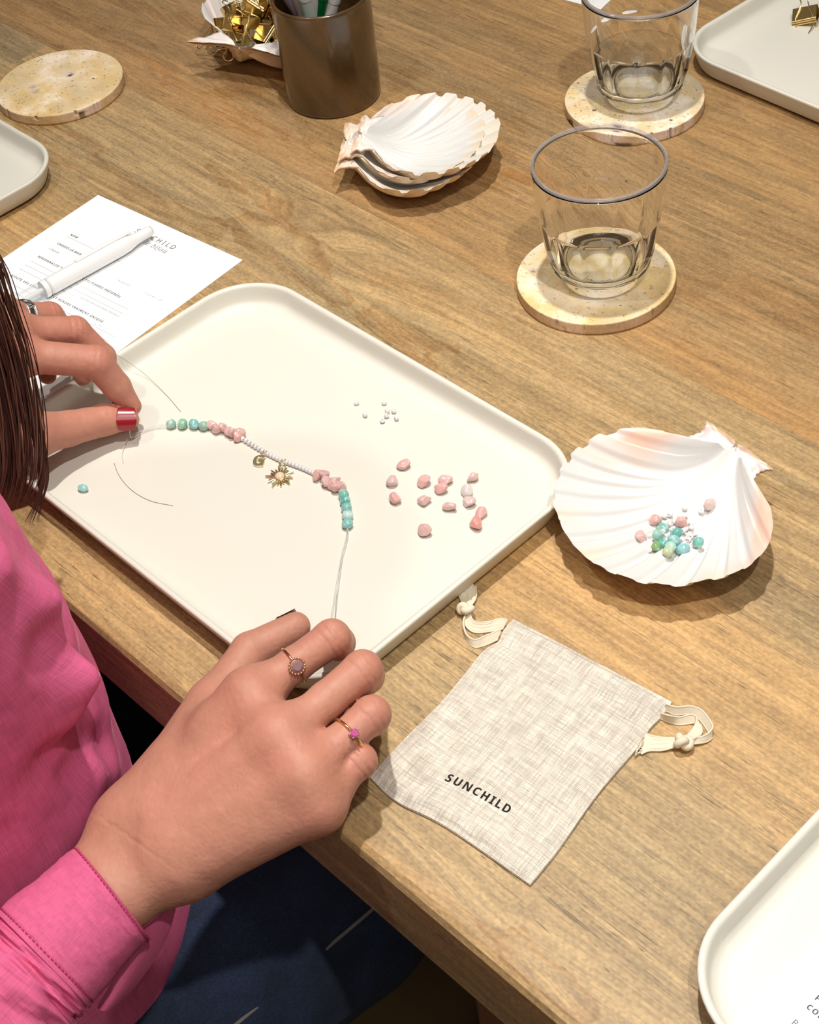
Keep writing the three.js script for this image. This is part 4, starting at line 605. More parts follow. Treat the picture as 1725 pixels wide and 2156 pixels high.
const V3s = (a, s) => a.map((x) => x * s), addv = (a, b) => a.map((x, i) => x + b[i]), subv = (a, b) => a.map((x, i) => x - b[i]), mixv = (a, b, t) => a.map((x, i) => lerp(x, b[i], t)), unit = (a) => V3s(a, 1 / Math.hypot(...a));
const toEye = (p) => unit([0 - p[0], 1.3677 - p[1], 0.2201 - p[2]]);

// joints of the near hand: knuckles toward the table, fingertips closed on the elastic
const R = {
  elbow: [-0.412, 0.722, 0.27], cuffA: [-0.429, 0.745, 0.0909], cuffB: [-0.4119, 0.745, 0.0912], wA: [-0.4325, 0.752, 0.0631], wB: [-0.4082, 0.75, 0.0614],
  bases: [[-0.4313, 0.757, 0.0477], [-0.4165, 0.761, 0.0515], [-0.4058, 0.759, 0.054], [-0.3981, 0.753, 0.0569]],
  mcp: [[-0.4197, 0.795, -0.007], [-0.3883, 0.798, 0.001], [-0.3696, 0.792, 0.0044], [-0.3598, 0.781, 0.0073]],
  pip: [[-0.4108, 0.803, -0.0523], [-0.3856, 0.803, -0.0487], [-0.3675, 0.797, -0.0364], [-0.3592, 0.787, -0.0193]],
  dip: [[-0.4208, 0.783, -0.0619], [-0.3964, 0.781, -0.0578], [-0.3793, 0.776, -0.0433], [-0.3696, 0.769, -0.0245]],
  tip: [[-0.437, 0.764, -0.0705], [-0.4111, 0.765, -0.062], [-0.3932, 0.763, -0.0449], [-0.3794, 0.761, -0.0242]],
};
const rad = [[0.0098, 0.0086, 0.0082, 0.0064], [0.0098, 0.0089, 0.0083, 0.0066], [0.0094, 0.0084, 0.0078, 0.0064], [0.0086, 0.0076, 0.007, 0.006]];
const thumbR = [[[-0.4326, 0.762, 0.0356], 0.0148], [[-0.4456, 0.771, -0.0008], 0.0122], [[-0.4551, 0.776, -0.0327], 0.0096], [[-0.4492, 0.777, -0.0578], 0.0076]];
const raise = (p, d) => addv(p, V3s(toEye(p), d));
const rightHand = handField({
  palm: [bone(R.elbow, mixv(R.cuffA, R.cuffB, 0.5), 0.026, 0.018), bone(R.cuffA, R.wA, 0.0148, 0.0165), bone(R.cuffB, R.wB, 0.0145, 0.0165), bone(R.wA, R.wB, 0.0165),
    ...R.mcp.map((m, i) => bone(R.bases[i], m, [0.0155, 0.0155, 0.0155, 0.0158][i], [0.0108, 0.0108, 0.0106, 0.0108][i])), ...R.mcp.map((m, i) => bone(raise(R.bases[i], 0.0088), raise(m, 0.0042), 0.0046, 0.0062)),
    bone(R.wA, thumbR[0][0], 0.0165, 0.0145), bone(thumbR[0][0], thumbR[1][0], 0.0145, 0.0118), bone(mixv(thumbR[0][0], thumbR[1][0], 0.6), mixv(R.bases[0], R.mcp[0], 0.7), 0.0085, 0.0105), bone(R.mcp[0], R.mcp[1], 0.0088), bone(R.mcp[1], R.mcp[2], 0.0085), bone(R.mcp[2], R.mcp[3], 0.008)],
  palmK: 0.0115, rootK: 0.009,
  fingers: [...[0, 1, 2, 3].map((i) => [[R.mcp[i], rad[i][0]], [mixv(R.mcp[i], R.pip[i], 0.55), rad[i][1] * 0.97], [R.pip[i], rad[i][1] * 1.03], [R.dip[i], rad[i][2]], [R.tip[i], rad[i][3]]]), thumbR],
});
// the far hand: thumb and index pinching the elastic
const L = { elbow: [-0.79, 0.8, 0.16], wrist: [-0.708, 0.836, 0.004], mcp: [[-0.6949, 0.819, -0.0664], [-0.7086, 0.823, -0.0748], [-0.7273, 0.822, -0.0793], [-0.7499, 0.815, -0.0801]], pip: [[-0.6684, 0.804, -0.1026], [-0.6971, 0.808, -0.1093], [-0.7292, 0.802, -0.1117], [-0.7559, 0.785, -0.1089]], dip: [[-0.6626, 0.785, -0.1076], [-0.688, 0.788, -0.1169], [-0.7213, 0.783, -0.1161], [-0.7428, 0.77, -0.1075]], tip: [[-0.6563, 0.7715, -0.1103], [-0.6847, 0.774, -0.1138], [-0.7061, 0.7685, -0.1093], [-0.7297, 0.764, -0.0981]] };
const radL = [[0.0096, 0.0094, 0.0082, 0.0056], [0.0094, 0.0086, 0.0078, 0.006], [0.009, 0.0082, 0.0074, 0.0058], [0.008, 0.0072, 0.0066, 0.0056]];
const thumbL = [[[-0.6821, 0.808, -0.0235], 0.0165], [[-0.6667, 0.786, -0.0484], 0.0134], [[-0.6652, 0.776, -0.071], 0.0102], [[-0.6606, 0.77, -0.0934], 0.0092], [[-0.6524, 0.768, -0.1035], 0.0064]];
const leftHand = handField({
  palm: [bone(L.elbow, L.wrist, 0.03, 0.022), ...L.mcp.map((m) => bone(L.wrist, m, 0.02, 0.0115)), bone(L.wrist, thumbL[0][0], 0.021, 0.0175), bone(thumbL[0][0], thumbL[1][0], 0.0165, 0.0125), bone(thumbL[0][0], L.mcp[0], 0.013, 0.0105), bone(L.mcp[0], L.mcp[1], 0.01), bone(L.mcp[1], L.mcp[2], 0.01), bone(L.mcp[2], L.mcp[3], 0.009)],
  palmK: 0.01, rootK: 0.008,
  fingers: [...[0, 1, 2, 3].map((i) => [[L.mcp[i], radL[i][0]], [L.pip[i], radL[i][1]], [L.dip[i], radL[i][2]], [L.tip[i], radL[i][3]]]), thumbL],
});
// fine skin relief for the normals only: knuckle creases and pores
const creases = [];
for (const [H, ks] of [[R, [0, 1, 2, 3]], [L, [0, 1, 2]]]) for (const i of ks) { const dir = unit(subv(H.pip[i], H.mcp[i])); for (const [o, d] of [[-0.004, 0.0005], [-0.0005, 0.0007], [0.0026, 0.0005]]) creases.push([addv(H.pip[i], V3s(dir, o)), dir, d, 0.012]); }
{ const dir = unit(subv(R.wA, R.cuffA)), c = mixv(R.wA, R.wB, 0.4); creases.push([addv(c, V3s(dir, -0.006)), dir, 0.0003, 0.04]); const td = unit(subv(thumbR[3][0], thumbR[2][0])); creases.push([thumbR[2][0], td, 0.0003, 0.012], [addv(thumbR[2][0], V3s(td, 0.003)), td, 0.0002, 0.012]); const tl = unit(subv(thumbL[3][0], thumbL[2][0])); creases.push([thumbL[3][0], tl, 0.0003, 0.012], [addv(thumbL[3][0], V3s(tl, -0.004)), tl, 0.0002, 0.012]); }
const relief = (f) => (x, y, z) => {
  let d = f(x, y, z); for (const [c, n, a, r] of creases) { const px = x - c[0], py = y - c[1], pz = z - c[2], rr = px * px + py * py + pz * pz; if (rr > r * r) continue; const s = px * n[0] + py * n[1] + pz * n[2] + 0.0012 * (noise3(x * 300, y * 300, z * 300) - 0.5); d += a * Math.exp(-s * s / 6.4e-7) * (1 - rr / (r * r)); }
  return d - 0.00016 * noise3(x * 900, y * 900, z * 900) - 0.0003 * noise3(x * 160, y * 160, z * 160);
};
// head, neck, chest and upper arms, mostly hidden by hair and shirt
const headC = [-0.615, 1.2, 0.075], tiltF = 0.5;
const headField = (() => {
  const c = Math.cos(tiltF), s = Math.sin(tiltF);
  const skull = (x, y, z) => { // face towards -z, bowed forward
    const X = x - headC[0], Y = (y - headC[1]) * c - (z - headC[2]) * s, Z = (y - headC[1]) * s + (z - headC[2]) * c;
    let d = (Math.hypot(X / 0.075, (Y - 0.02) / 0.098, (Z - 0.012) / 0.092) - 1) * 0.075;
    d = smin(d, (Math.hypot(X / 0.055, (Y + 0.05) / 0.062, (Z + 0.03) / 0.06) - 1) * 0.055, 0.03);
    d = smin(d, Math.hypot(X, (Y + 0.098) * 1.1, Z + 0.068) - 0.016, 0.03);                        // chin
    d = smin(d, bone([0, 0.012, -0.083], [0, -0.022, -0.101], 0.006, 0.009)(X, Y, Z), 0.012);       // nose
    for (const q of [-1, 1]) { d = Math.max(d, -(Math.hypot(X - q * 0.031, (Y - 0.004) * 1.3, Z + 0.092) - 0.014) * 1); d = smin(d, Math.hypot(X - q * 0.031, Y - 0.003, Z + 0.07) - 0.0125, 0.004); d = smin(d, bone([q * 0.012, 0.025, -0.081], [q * 0.048, 0.026, -0.066], 0.006, 0.005)(X, Y, Z), 0.01); d = smin(d, (Math.hypot((X - q * 0.077) / 0.007, (Y + 0.004) / 0.03, (Z - 0.012) / 0.018) - 1) * 0.007, 0.006); }
    d = smin(d, (Math.hypot(X / 0.024, (Y + 0.053) / 0.0055, (Z + 0.083) / 0.01) - 1) * 0.0055, 0.005); d = smin(d, (Math.hypot(X / 0.02, (Y + 0.064) / 0.006, (Z + 0.081) / 0.01) - 1) * 0.006, 0.003);
    return d;
  };
  const body = blend([bone([-0.61, 1.15, 0.12], [-0.6, 1.0, 0.19], 0.052, 0.06), bone([-0.6, 0.95, 0.2], [-0.61, 0.66, 0.18], 0.07, 0.09), bone([-0.5, 0.965, 0.21], [-0.7, 0.965, 0.21], 0.036), bone([-0.47, 0.95, 0.215], R.elbow, 0.036, 0.026), bone([-0.735, 0.95, 0.215], L.elbow, 0.04, 0.03)], 0.05);
  return (x, y, z) => smin(skull(x, y, z), body(x, y, z), 0.03);
})();
{
  const person = thing('person', 'seated person in a pink overshirt and blue jeans, head bowed, threading the bracelet', 'person', [0, 0, 0]);
  const skinTone = (q, k) => {
    const n = noise3(q.x * 90, q.y * 90, q.z * 90), m = noise3(q.x * 420, q.y * 420, q.z * 420); let red = 0.25 * (n - 0.5), dark = 0;
    for (const H of [R, L]) { for (const p of H.pip) red += 0.5 * Math.exp(-((q.x - p[0]) ** 2 + (q.y - p[1]) ** 2 + (q.z - p[2]) ** 2) / 1.6e-4); for (const p of H.mcp) red += 0.5 * Math.exp(-((q.x - p[0]) ** 2 + (q.y - p[1]) ** 2 + (q.z - p[2]) ** 2) / 2.4e-4); for (const p of H.tip) red += 0.45 * Math.exp(-((q.x - p[0]) ** 2 + (q.y - p[1]) ** 2 + (q.z - p[2]) ** 2) / 1.4e-4); }
    if (q.z < 0 && q.x < -0.6) red += 0.25;
    k.setRGB(0.5, 0.235, 0.165); k.lerp(rgb(0.5, 0.17, 0.125), clamp(red, 0, 1) * 0.75); k.multiplyScalar(0.95 + 0.1 * m);
  };
  const handR = mesher([-0.47, 0.72, -0.09], [-0.335, 0.823, 0.135], 0.00125, rightHand, relief(rightHand));
  const handL = mesher([-0.735, 0.752, -0.135], [-0.635, 0.865, 0.03], 0.00145, leftHand, relief(leftHand));
  const armR = mesher([-0.48, 0.66, 0.1], [-0.35, 0.8, 0.33], 0.005, rightHand), armL = mesher([-0.85, 0.74, 0.0], [-0.66, 0.88, 0.23], 0.005, leftHand);
  const upper = mesher([-0.86, 0.5, -0.07], [-0.34, 1.33, 0.38], 0.0075, headField);
  const body = mergeGeometries([handR, handL, armR, armL, upper]); paint(body, skinTone);
  part('body', body, phys({ vertexColors: true, roughness: 0.5, specularIntensity: 0.6, sheen: 0.25, sheenRoughness: 0.5, sheenColor: rgb(0.9, 0.5, 0.4) }), person);
  // painted nails: thin curved plates on the last joint of each thumb
  const nailMat = phys({ color: rgb(0.27, 0.005, 0.012), roughness: 0.25, clearcoat: 0.5, clearcoatRoughness: 0.08 });
  const nail = (tip, prev, face, w, len, r, off) => { const d = v3(unit(subv(tip, prev))), n = v3(face).addScaledVector(d, -v3(face).dot(d)).normalize(), s = V().crossVectors(d, n), c = v3(tip).addScaledVector(d, off); const side = (k, o) => (i, j, p) => { const a = (j / 14 - 0.5) * 2 * w, u = i / 16, tap = Math.max(0.02, (1 - Math.abs(2 * u - 1) ** 4.5)) ** 0.3; const rr = (r + o) * (1 - 0.05 * u); p.copy(c).addScaledVector(d, len * (u - 0.5)).addScaledVector(n, Math.cos(a * tap) * rr).addScaledVector(s, Math.sin(a * tap) * rr * 1.05); };
    const a = grid(17, 15, side(1, 0.0006)), b = grid(17, 15, side(1, -0.0004)); b.index.array.reverse(); b.computeVertexNormals(); return mergeGeometries([a, b]); };
  const nm = part('fingernail', nail(thumbL[4][0], thumbL[3][0], subv([-0.6119, 0.81, -0.0821], [-0.6524, 0.768, -0.1035]), 0.95, 0.0115, 0.0078, -0.0005), nailMat, person, 'dark red painted thumbnail'); nm.material.side = THREE.DoubleSide;
  part('fingernail', nail(thumbR[3][0], thumbR[2][0], addv(subv([-0.4616, 0.777, -0.0636], [-0.4492, 0.777, -0.0578]), V3s(toEye([-0.4492, 0.777, -0.0578]), 0.0015)), 0.85, 0.0115, 0.0079, -0.001), nailMat, person, 'dark red painted thumbnail');

  // ---- shirt ----
  const clothTex = dataTex(512, 512, (x, y, o) => { const a = Math.sin(x * 0.785) * 0.5 + 0.5, b = Math.sin(y * 0.785) * 0.5 + 0.5, s = noise2(x * 0.5, y / 60, 3) * 0.6 + noise2(x / 60, y * 0.5, 4) * 0.4, k = 0.88 + 0.035 * (a + b) / 2 + 0.16 * (s - 0.5) + 0.1 * (fbm(x / 50, y / 50, 6, 3) - 0.5); o[0] = 255 * k; o[1] = 255 * k; o[2] = 255 * k; });
  clothTex.repeat.set(5, 5);
  const pink = phys({ color: rgb(0.86, 0.15, 0.34), map: clothTex, bumpMap: clothTex, bumpScale: 0.0003, roughness: 0.85, sheen: 0.5, sheenColor: rgb(0.9, 0.3, 0.45), sheenRoughness: 0.5, side: THREE.DoubleSide });
  const stitch = std({ color: rgb(0.5, 0.03, 0.09), roughness: 0.9 });
  // folds: ridges (+) and valleys (-) along segments on the cloth: from, to, height, width
  const folds = [[[-0.4861, 0.86, 0.0492], [-0.482, 0.82, 0.0566], 0.011, 0.012], [[-0.482, 0.82, 0.0566], [-0.4833, 0.8, 0.0664], 0.012, 0.011], [[-0.4833, 0.8, 0.0664], [-0.4808, 0.78, 0.068], 0.011, 0.009], [[-0.4873, 0.79, 0.0745], [-0.4861, 0.77, 0.0722], -0.014, 0.014], [[-0.4828, 0.78, 0.0643], [-0.4675, 0.8, 0.0525], -0.006, 0.009], [[-0.4872, 0.77, 0.0658], [-0.4719, 0.73, 0.0499], 0.007, 0.009], [[-0.4892, 0.76, 0.069], [-0.479, 0.72, 0.0565], -0.006, 0.01], [[-0.4842, 0.76, 0.0496], [-0.4793, 0.74, 0.0295], -0.005, 0.01], [[-0.4723, 0.86, 0.0768], [-0.4755, 0.82, 0.0727], 0.006, 0.02], [[-0.4922, 0.76, 0.0866], [-0.5034, 0.7, 0.0871], 0.006, 0.015], [[-0.4802, 0.84, 0.0472], [-0.4793, 0.79, 0.03], -0.004, 0.02], [[-0.4733, 0.9, 0.0601], [-0.4769, 0.87, 0.0528], 0.007, 0.012]].map(([a, b, h, w]) => [bone(a, b, 0), h, w]);
  const wrinkle = (p) => { let d = 0.006 * (fbm(p.y * 14 + p.x * 9, p.z * 22, 31, 3) - 0.5) + 0.004 * (noise2(p.y * 60 + p.x * 30, p.z * 40 + p.x * 20, 8) - 0.5); for (const [f, h, w] of folds) { const q = f(p.x, p.y, p.z); d += h * Math.exp(-(q * q) / (w * w)); } return d; };
  const rings = [ // y, centre x, centre z, half width, half depth
    [0.545, -0.61, 0.19, 0.178, 0.155], [0.57, -0.61, 0.186, 0.178, 0.156], [0.62, -0.615, 0.18, 0.176, 0.156], [0.68, -0.625, 0.172, 0.17, 0.15], [0.74, -0.63, 0.166, 0.166, 0.147], [0.8, -0.63, 0.165, 0.164, 0.145], [0.86, -0.625, 0.168, 0.163, 0.14], [0.92, -0.615, 0.178, 0.165, 0.132], [0.98, -0.6, 0.2, 0.168, 0.115], [1.02, -0.6, 0.21, 0.14, 0.09], [1.05, -0.6, 0.205, 0.09, 0.07], [1.065, -0.6, 0.2, 0.075, 0.065]];
  const curve = new THREE.CatmullRomCurve3(rings.map((r) => V(r[0], r[1], r[2]))), sizes = new THREE.CatmullRomCurve3(rings.map((r) => V(r[3], r[4], 0)));
  const NR = 150, NC = 260, cA = V(), cS = V(), out = V();
  const torso = grid(NR * 2, NC + 1, (i, j, p) => {
    const inner = i >= NR, t = (inner ? 2 * NR - 1 - i : i) / (NR - 1), a = (j % NC) / NC * Math.PI * 2; curve.getPoint(t, cA); sizes.getPoint(t, cS); out.set(Math.cos(a), 0, Math.sin(a));
    const sq = 1 / (Math.abs(Math.cos(a)) ** 2.7 + Math.abs(Math.sin(a)) ** 2.7) ** (1 / 2.7), da = Math.atan2(Math.sin(a + 0.95), Math.cos(a + 0.95)), front = (0.024 + 0.02 * ss(0.7, 0.58, cA.x)) * Math.exp(-da * da / 0.2) * ss(1.0, 0.9, cA.x); // the open front panel hangs forward
    p.set(cA.y + Math.cos(a) * (cS.x * sq + front), cA.x, cA.z + Math.sin(a) * (cS.y * sq + front * 0.6)); const hem = ss(0.25, 0, t), w = wrinkle(p) + hem * (0.012 * Math.sin(a * 5 + 0.8) + 0.006 * Math.sin(a * 11)) ; p.addScaledVector(out, w - (inner ? 0.0016 : 0)); p.y += hem * 0.02 * Math.sin(a * 2 + 0.4) ;
  }, { uv: (i, j) => [j / NC * 3, i / NR * 1.6] });
  torso.index.array.reverse(); torso.computeVertexNormals(); const shirt = part('shirt', torso, pink, person, 'pink cotton overshirt');
  // sleeve of the near arm, then its cuff
  const armTube = (path, radii, NU, NVv, extra = () => 0, thick = 0.0016) => { const cv = new THREE.CatmullRomCurve3(path.map(v3), false, 'centripetal'), rv = new THREE.CatmullRomCurve3(radii.map((r) => V(r[0], r[1], 0))), c = V(), r = V(), tg = V(), up = V(), sd = V();
    return grid(NU * 2, NVv + 1, (i, j, p) => { const inner = i >= NU, t = (inner ? 2 * NU - 1 - i : i) / (NU - 1), a = (j % NVv) / NVv * Math.PI * 2; cv.getPoint(t, c); rv.getPoint(t, r); cv.getTangent(t, tg); up.copy(v3(toEye(c.toArray()))); sd.crossVectors(tg, up).normalize(); up.crossVectors(sd, tg).normalize();
      out.copy(sd).multiplyScalar(Math.cos(a)).addScaledVector(up, Math.sin(a)); p.copy(c).addScaledVector(sd, Math.cos(a) * r.x).addScaledVector(up, Math.sin(a) * r.y); p.addScaledVector(out, extra(t, a, p) - (inner ? thick : 0)); }, { uv: (i, j) => [j / NVv * 0.6, i / NU * 0.5] }); };
  const sl = armTube([[-0.4167, 0.74, 0.1312], [-0.4166, 0.7385, 0.1401], [-0.4162, 0.735, 0.1622], [-0.4226, 0.728, 0.2055], R.elbow, [-0.405, 0.79, 0.262], [-0.425, 0.9, 0.232], [-0.475, 0.98, 0.213], [-0.54, 1.0, 0.21]], [[0.0285, 0.026], [0.031, 0.028], [0.036, 0.033], [0.043, 0.04], [0.05, 0.048], [0.056, 0.056], [0.062, 0.062], [0.058, 0.06], [0.04, 0.045]], 170, 120, (t, a) => ss(0.005, 0.06, t) * (0.0012 * Math.sin(a * 6 + 3 * Math.sin(t * 30)) * (1 - t) + 0.008 * (fbm(t * 40, a * 1.6 + t * 12, 12, 3) - 0.5) + 0.0008 * Math.sin(t * 95 + a * 2)));
  const sleeve = part('sleeve', sl, pink, person, 'pink sleeve of the near arm');
  const cuffPath = [[-0.4166, 0.7455, 0.0903], [-0.4172, 0.7445, 0.0986], [-0.4171, 0.743, 0.1102], [-0.4169, 0.7415, 0.1219], [-0.4166, 0.74, 0.1323]];
  const ridge = (x, c, w) => Math.exp(-(((x - c) / w) ** 2));
  part('cuff', armTube(cuffPath, [[0.0262, 0.0238], [0.0264, 0.024], [0.027, 0.025], [0.0283, 0.0262], [0.029, 0.0268]], 90, 120, (t, a) => 0.0012 * Math.sin(a * 2 + 1) + 0.0012 * (fbm(t * 6, a * 2, 5, 3) - 0.5) - 0.0005 * ridge(t, 0.035, 0.012) + 0.0006 * ridge(t, 0.0, 0.02) - 0.0007 * ridge(t, 0.93, 0.012) + 0.0005 * ridge(t, 0.985, 0.02), 0.0022), pink, sleeve);
  // stitch rows round the cuff
  const stitches = (t0, offr) => { const gs = [], cv = new THREE.CatmullRomCurve3(cuffPath.map(v3), false, 'centripetal'), c = cv.getPoint(t0), tg = cv.getTangent(t0), up = v3(toEye(c.toArray())), sd = V().crossVectors(tg, up).normalize(); up.crossVectors(sd, tg).normalize(); const r = [lerp(0.0262, 0.029, t0) + offr, lerp(0.0238, 0.0268, t0) + offr]; for (let k = 0; k < 76; k++) { const P = (q) => { const a = q / 76 * Math.PI * 2, e = 0.0012 * Math.sin(a * 2 + 1); return c.clone().addScaledVector(sd, Math.cos(a) * (r[0] + e)).addScaledVector(up, Math.sin(a) * (r[1] + e)); }; gs.push(tube([P(k), P(k + 0.32), P(k + 0.64)], 0.00028, 2, 4)); } return mergeGeometries(gs); };
  part('stitching', stitches(0.035, 0.0001), stitch, sleeve); part('stitching', stitches(0.93, 0.0001), stitch, sleeve);
  // the unbuttoned end of the cuff hanging below the wrist
  { const A = v3([-0.3992, 0.733, 0.091]), B = v3([-0.4029, 0.728, 0.068]), C = v3([-0.3981, 0.706, 0.0793]), D = v3([-0.4017, 0.69, 0.1108]), E = v3([-0.4033, 0.7, 0.1226]), q = V(); const flap = (o) => grid(24, 24, (i, j, p) => { const u = j / 23, v = i / 23; const top = V().copy(A).lerp(B, u), mid = V().copy(A).lerp(E, 0.5).lerp(C, u), bot = V().copy(E).lerp(D, u * 0.9); p.copy(top).multiplyScalar((1 - v) ** 2).addScaledVector(mid, 2 * v * (1 - v)).addScaledVector(bot, v * v); p.addScaledVector(q.set(0.55, 0.7, 0.44), 0.006 * Math.sin(u * 3.1) * (0.4 + v) + o); }, { uv: (i, j) => [j / 23 * 0.12, i / 23 * 0.12] }); const a = flap(0.0009), b = flap(-0.0009); part('cuff_flap', mergeGeometries([a, b]), pink, sleeve); }
  // sleeve of the far arm
  part('sleeve', armTube([[-0.735, 0.828, 0.055], [-0.76, 0.815, 0.1], L.elbow, [-0.785, 0.88, 0.2], [-0.735, 0.975, 0.215], [-0.66, 1.0, 0.21]], [[0.03, 0.03], [0.036, 0.036], [0.05, 0.05], [0.058, 0.058], [0.06, 0.06], [0.04, 0.045]], 60, 60, (t, a) => 0.004 * Math.sin(a * 5 + t * 20) * (1 - t)), pink, person, 'pink sleeve of the far arm');

  // ---- jeans ----
  const denim = dataTex(512, 512, (x, y, o) => { const tw = ((x + y * 2) % 6) < 3 ? 1 : 0.62, n = 0.7 + 0.6 * noise2(x * 0.9, y * 0.35, 2), f = fbm(x / 90, y / 90, 4, 3), k = tw * n * (0.75 + 0.6 * f); o[0] = 34 * k; o[1] = 48 * k; o[2] = 76 * k; });
  denim.repeat.set(9, 9);
  const jean = phys({ map: denim, bumpMap: denim, bumpScale: 0.0003, roughness: 0.9, sheen: 0.15, side: THREE.DoubleSide });
  const legTube = (path, radii, NU, seed) => { const cv = new THREE.CatmullRomCurve3(path.map(v3), false, 'centripetal'), rv = new THREE.CatmullRomCurve3(radii.map((r) => V(r, 0, 0))), c = V(), tg = V(), up = V(), sd = V(); return grid(NU, 81, (i, j, p) => { const t = i / (NU - 1), a = (j % 80) / 80 * Math.PI * 2; cv.getPoint(t, c); cv.getTangent(t, tg); sd.crossVectors(tg, V(0, 0.8, 0.6)).normalize(); up.crossVectors(sd, tg).normalize(); const r = rv.getPoint(t).x + 0.007 * (fbm(t * 16, a * 1.5, seed, 3) - 0.5) + 0.0025 * Math.sin(t * 60 + a * 3); p.copy(c).addScaledVector(sd, Math.cos(a) * r).addScaledVector(up, Math.sin(a) * r); }, { uv: (i, j) => [j / 80 * 0.55, i / NU * 0.9] }); };
  const legR = [[-0.53, 0.52, 0.3], [-0.5, 0.528, 0.14], [-0.482, 0.535, -0.02], [-0.475, 0.53, -0.17], [-0.475, 0.5, -0.235], [-0.475, 0.4, -0.25], [-0.475, 0.1, -0.23]], legL = [[-0.66, 0.52, 0.3], [-0.69, 0.528, 0.14], [-0.7, 0.53, -0.02], [-0.71, 0.53, -0.17], [-0.71, 0.5, -0.235], [-0.71, 0.4, -0.25], [-0.71, 0.1, -0.23]], lr = [0.115, 0.098, 0.087, 0.076, 0.07, 0.064, 0.052];
  const jeans = part('jeans', mergeGeometries([legTube(legR, lr, 120, 3), legTube(legL, lr, 120, 5), new THREE.SphereGeometry(0.15, 40, 30).scale(1.15, 0.75, 0.9).translate(-0.595, 0.54, 0.27)]), jean, person, 'dark blue denim jeans');
  // outer seam with its pale thread
  { const cv = new THREE.CatmullRomCurve3(legR.slice(0, 5).map(v3), false, 'centripetal'), pts = []; for (let k = 0; k <= 40; k++) { const t = k / 40, c = cv.getPoint(t), r = lerp(0.115, 0.071, t ** 0.6) + 0.001; pts.push(V(c.x + r * 0.86, c.y + r * 0.52, c.z)); } part('seam', tube(pts, 0.0012, 120, 6), std({ color: rgb(0.2, 0.18, 0.16), roughness: 0.9 }), jeans, 'pale stitched outer seam'); }
  for (const x of [-0.475, -0.71]) part('shoe', mergeGeometries([new RoundedBoxGeometry(0.095, 0.07, 0.25, 5, 0.03).translate(x, 0.045, -0.28), new RoundedBoxGeometry(0.1, 0.025, 0.265, 3, 0.01).translate(x, 0.0128, -0.28)]), std({ color: rgb(0.7, 0.69, 0.66), roughness: 0.7 }), person);

  // ---- hair: long loose brown strands falling past the far hand ----
  const hairMat = phys({ vertexColors: true, roughness: 0.42, specularIntensity: 0.8 });
  const rnd = rng(77), locks = [], c1 = rgb(0.035, 0.015, 0.01), c2 = rgb(0.24, 0.11, 0.07);
  const strand = (pts, r, tone) => { const cv = new THREE.CatmullRomCurve3(pts.map((q) => (q.isVector3 ? q : v3(q))), false, 'centripetal'), g = grid(30, 6, (i, j, p) => { const t = i / 29, a = (j % 5) / 5 * 6.2832, w = r * Math.min(1, (1 - t) * 5 + 0.15); cv.getPoint(t, p); p.x += w * (Math.cos(a) * 0.6 + Math.sin(a) * 0.5); p.z += w * (-Math.cos(a) * 0.7 + Math.sin(a) * 0.6); }), k = c1.clone().lerp(c2, tone), p = g.attributes.position; g.setAttribute('color', new THREE.Float32BufferAttribute(new Float32Array(p.count * 3).map((_, i) => [k.r, k.g, k.b][i % 3]), 3)); locks.push(g); };
  const edge = [[-40, 540], [8, 640], [45, 730], [72, 830], [88, 920], [92, 1000], [75, 1070], [30, 1130]].map(([a, b], i) => 0);
  const HT = [-0.585, 1.17, 0.005], path = [[-0.6071, 0.945, -0.0262], [-0.6036, 0.925, -0.025], [-0.6016, 0.9, -0.0245], [-0.6003, 0.872, -0.0216], [-0.5983, 0.848, -0.0163], [-0.5984, 0.826, -0.0097], [-0.6019, 0.806, -0.0011], [-0.6072, 0.79, 0.0104]];
  const sideways = [0.696, -0.099, -0.711], deep = [-0.55, -0.7, -0.44];
  for (let k = 0; k < 300; k++) {
    const u = 1 - 2 * rnd() ** 0.75, w = rnd() * 2 - 1, end = 0.5 + 0.5 * Math.sqrt(rnd()), fly = rnd() < 0.07 ? 1 : 0, ph = rnd() * 6, pts = [];
    pts.push([HT[0] + 0.05 * u, HT[1] + 0.02 * rnd(), HT[2] + 0.04 * w]);
    path.forEach((q, i) => { const t = i / (path.length - 1); if (t > end) return; const spread = lerp(0.019, 0.013, t) * (1 - 0.4 * ss(0.75, 1, t)), o = u * spread + 0.0018 * Math.sin(t * 5 + ph) + fly * 0.005 * Math.sin(t * 4 + ph * 2); pts.push(addv(addv(q, V3s(sideways, o - 0.004)), V3s(deep, w * 0.01 - 0.004))); });
    strand(pts, 0.00022 + 0.00022 * rnd(), rnd() ** 1.5);
  }
  for (let k = 0; k < 60; k++) { // a separate lock hanging in front, apart from the rest
    const u = rnd() * 2 - 1, lk = [[-0.6075, 0.905, -0.0307], [-0.6014, 0.88, -0.0273], [-0.5973, 0.855, -0.0256], [-0.5956, 0.832, -0.0222], [-0.5929, 0.82, -0.0177], [-0.5932, 0.81, -0.0123], [-0.5946, 0.798, -0.0038], [-0.5976, 0.79, 0.0022]], end = 0.72 + 0.28 * rnd(), pts = [[HT[0] + 0.02 + 0.01 * u, HT[1], HT[2] - 0.01]];
    lk.forEach((q, i) => { if (i / 7 <= end) pts.push(addv(q, V3s(sideways, u * lerp(0.004, 0.0016, i / 7) * (1 + (i > 5 ? 1.6 * (i - 5) : 0))))); }); strand(pts, 0.0003, rnd() * 0.4);
  }
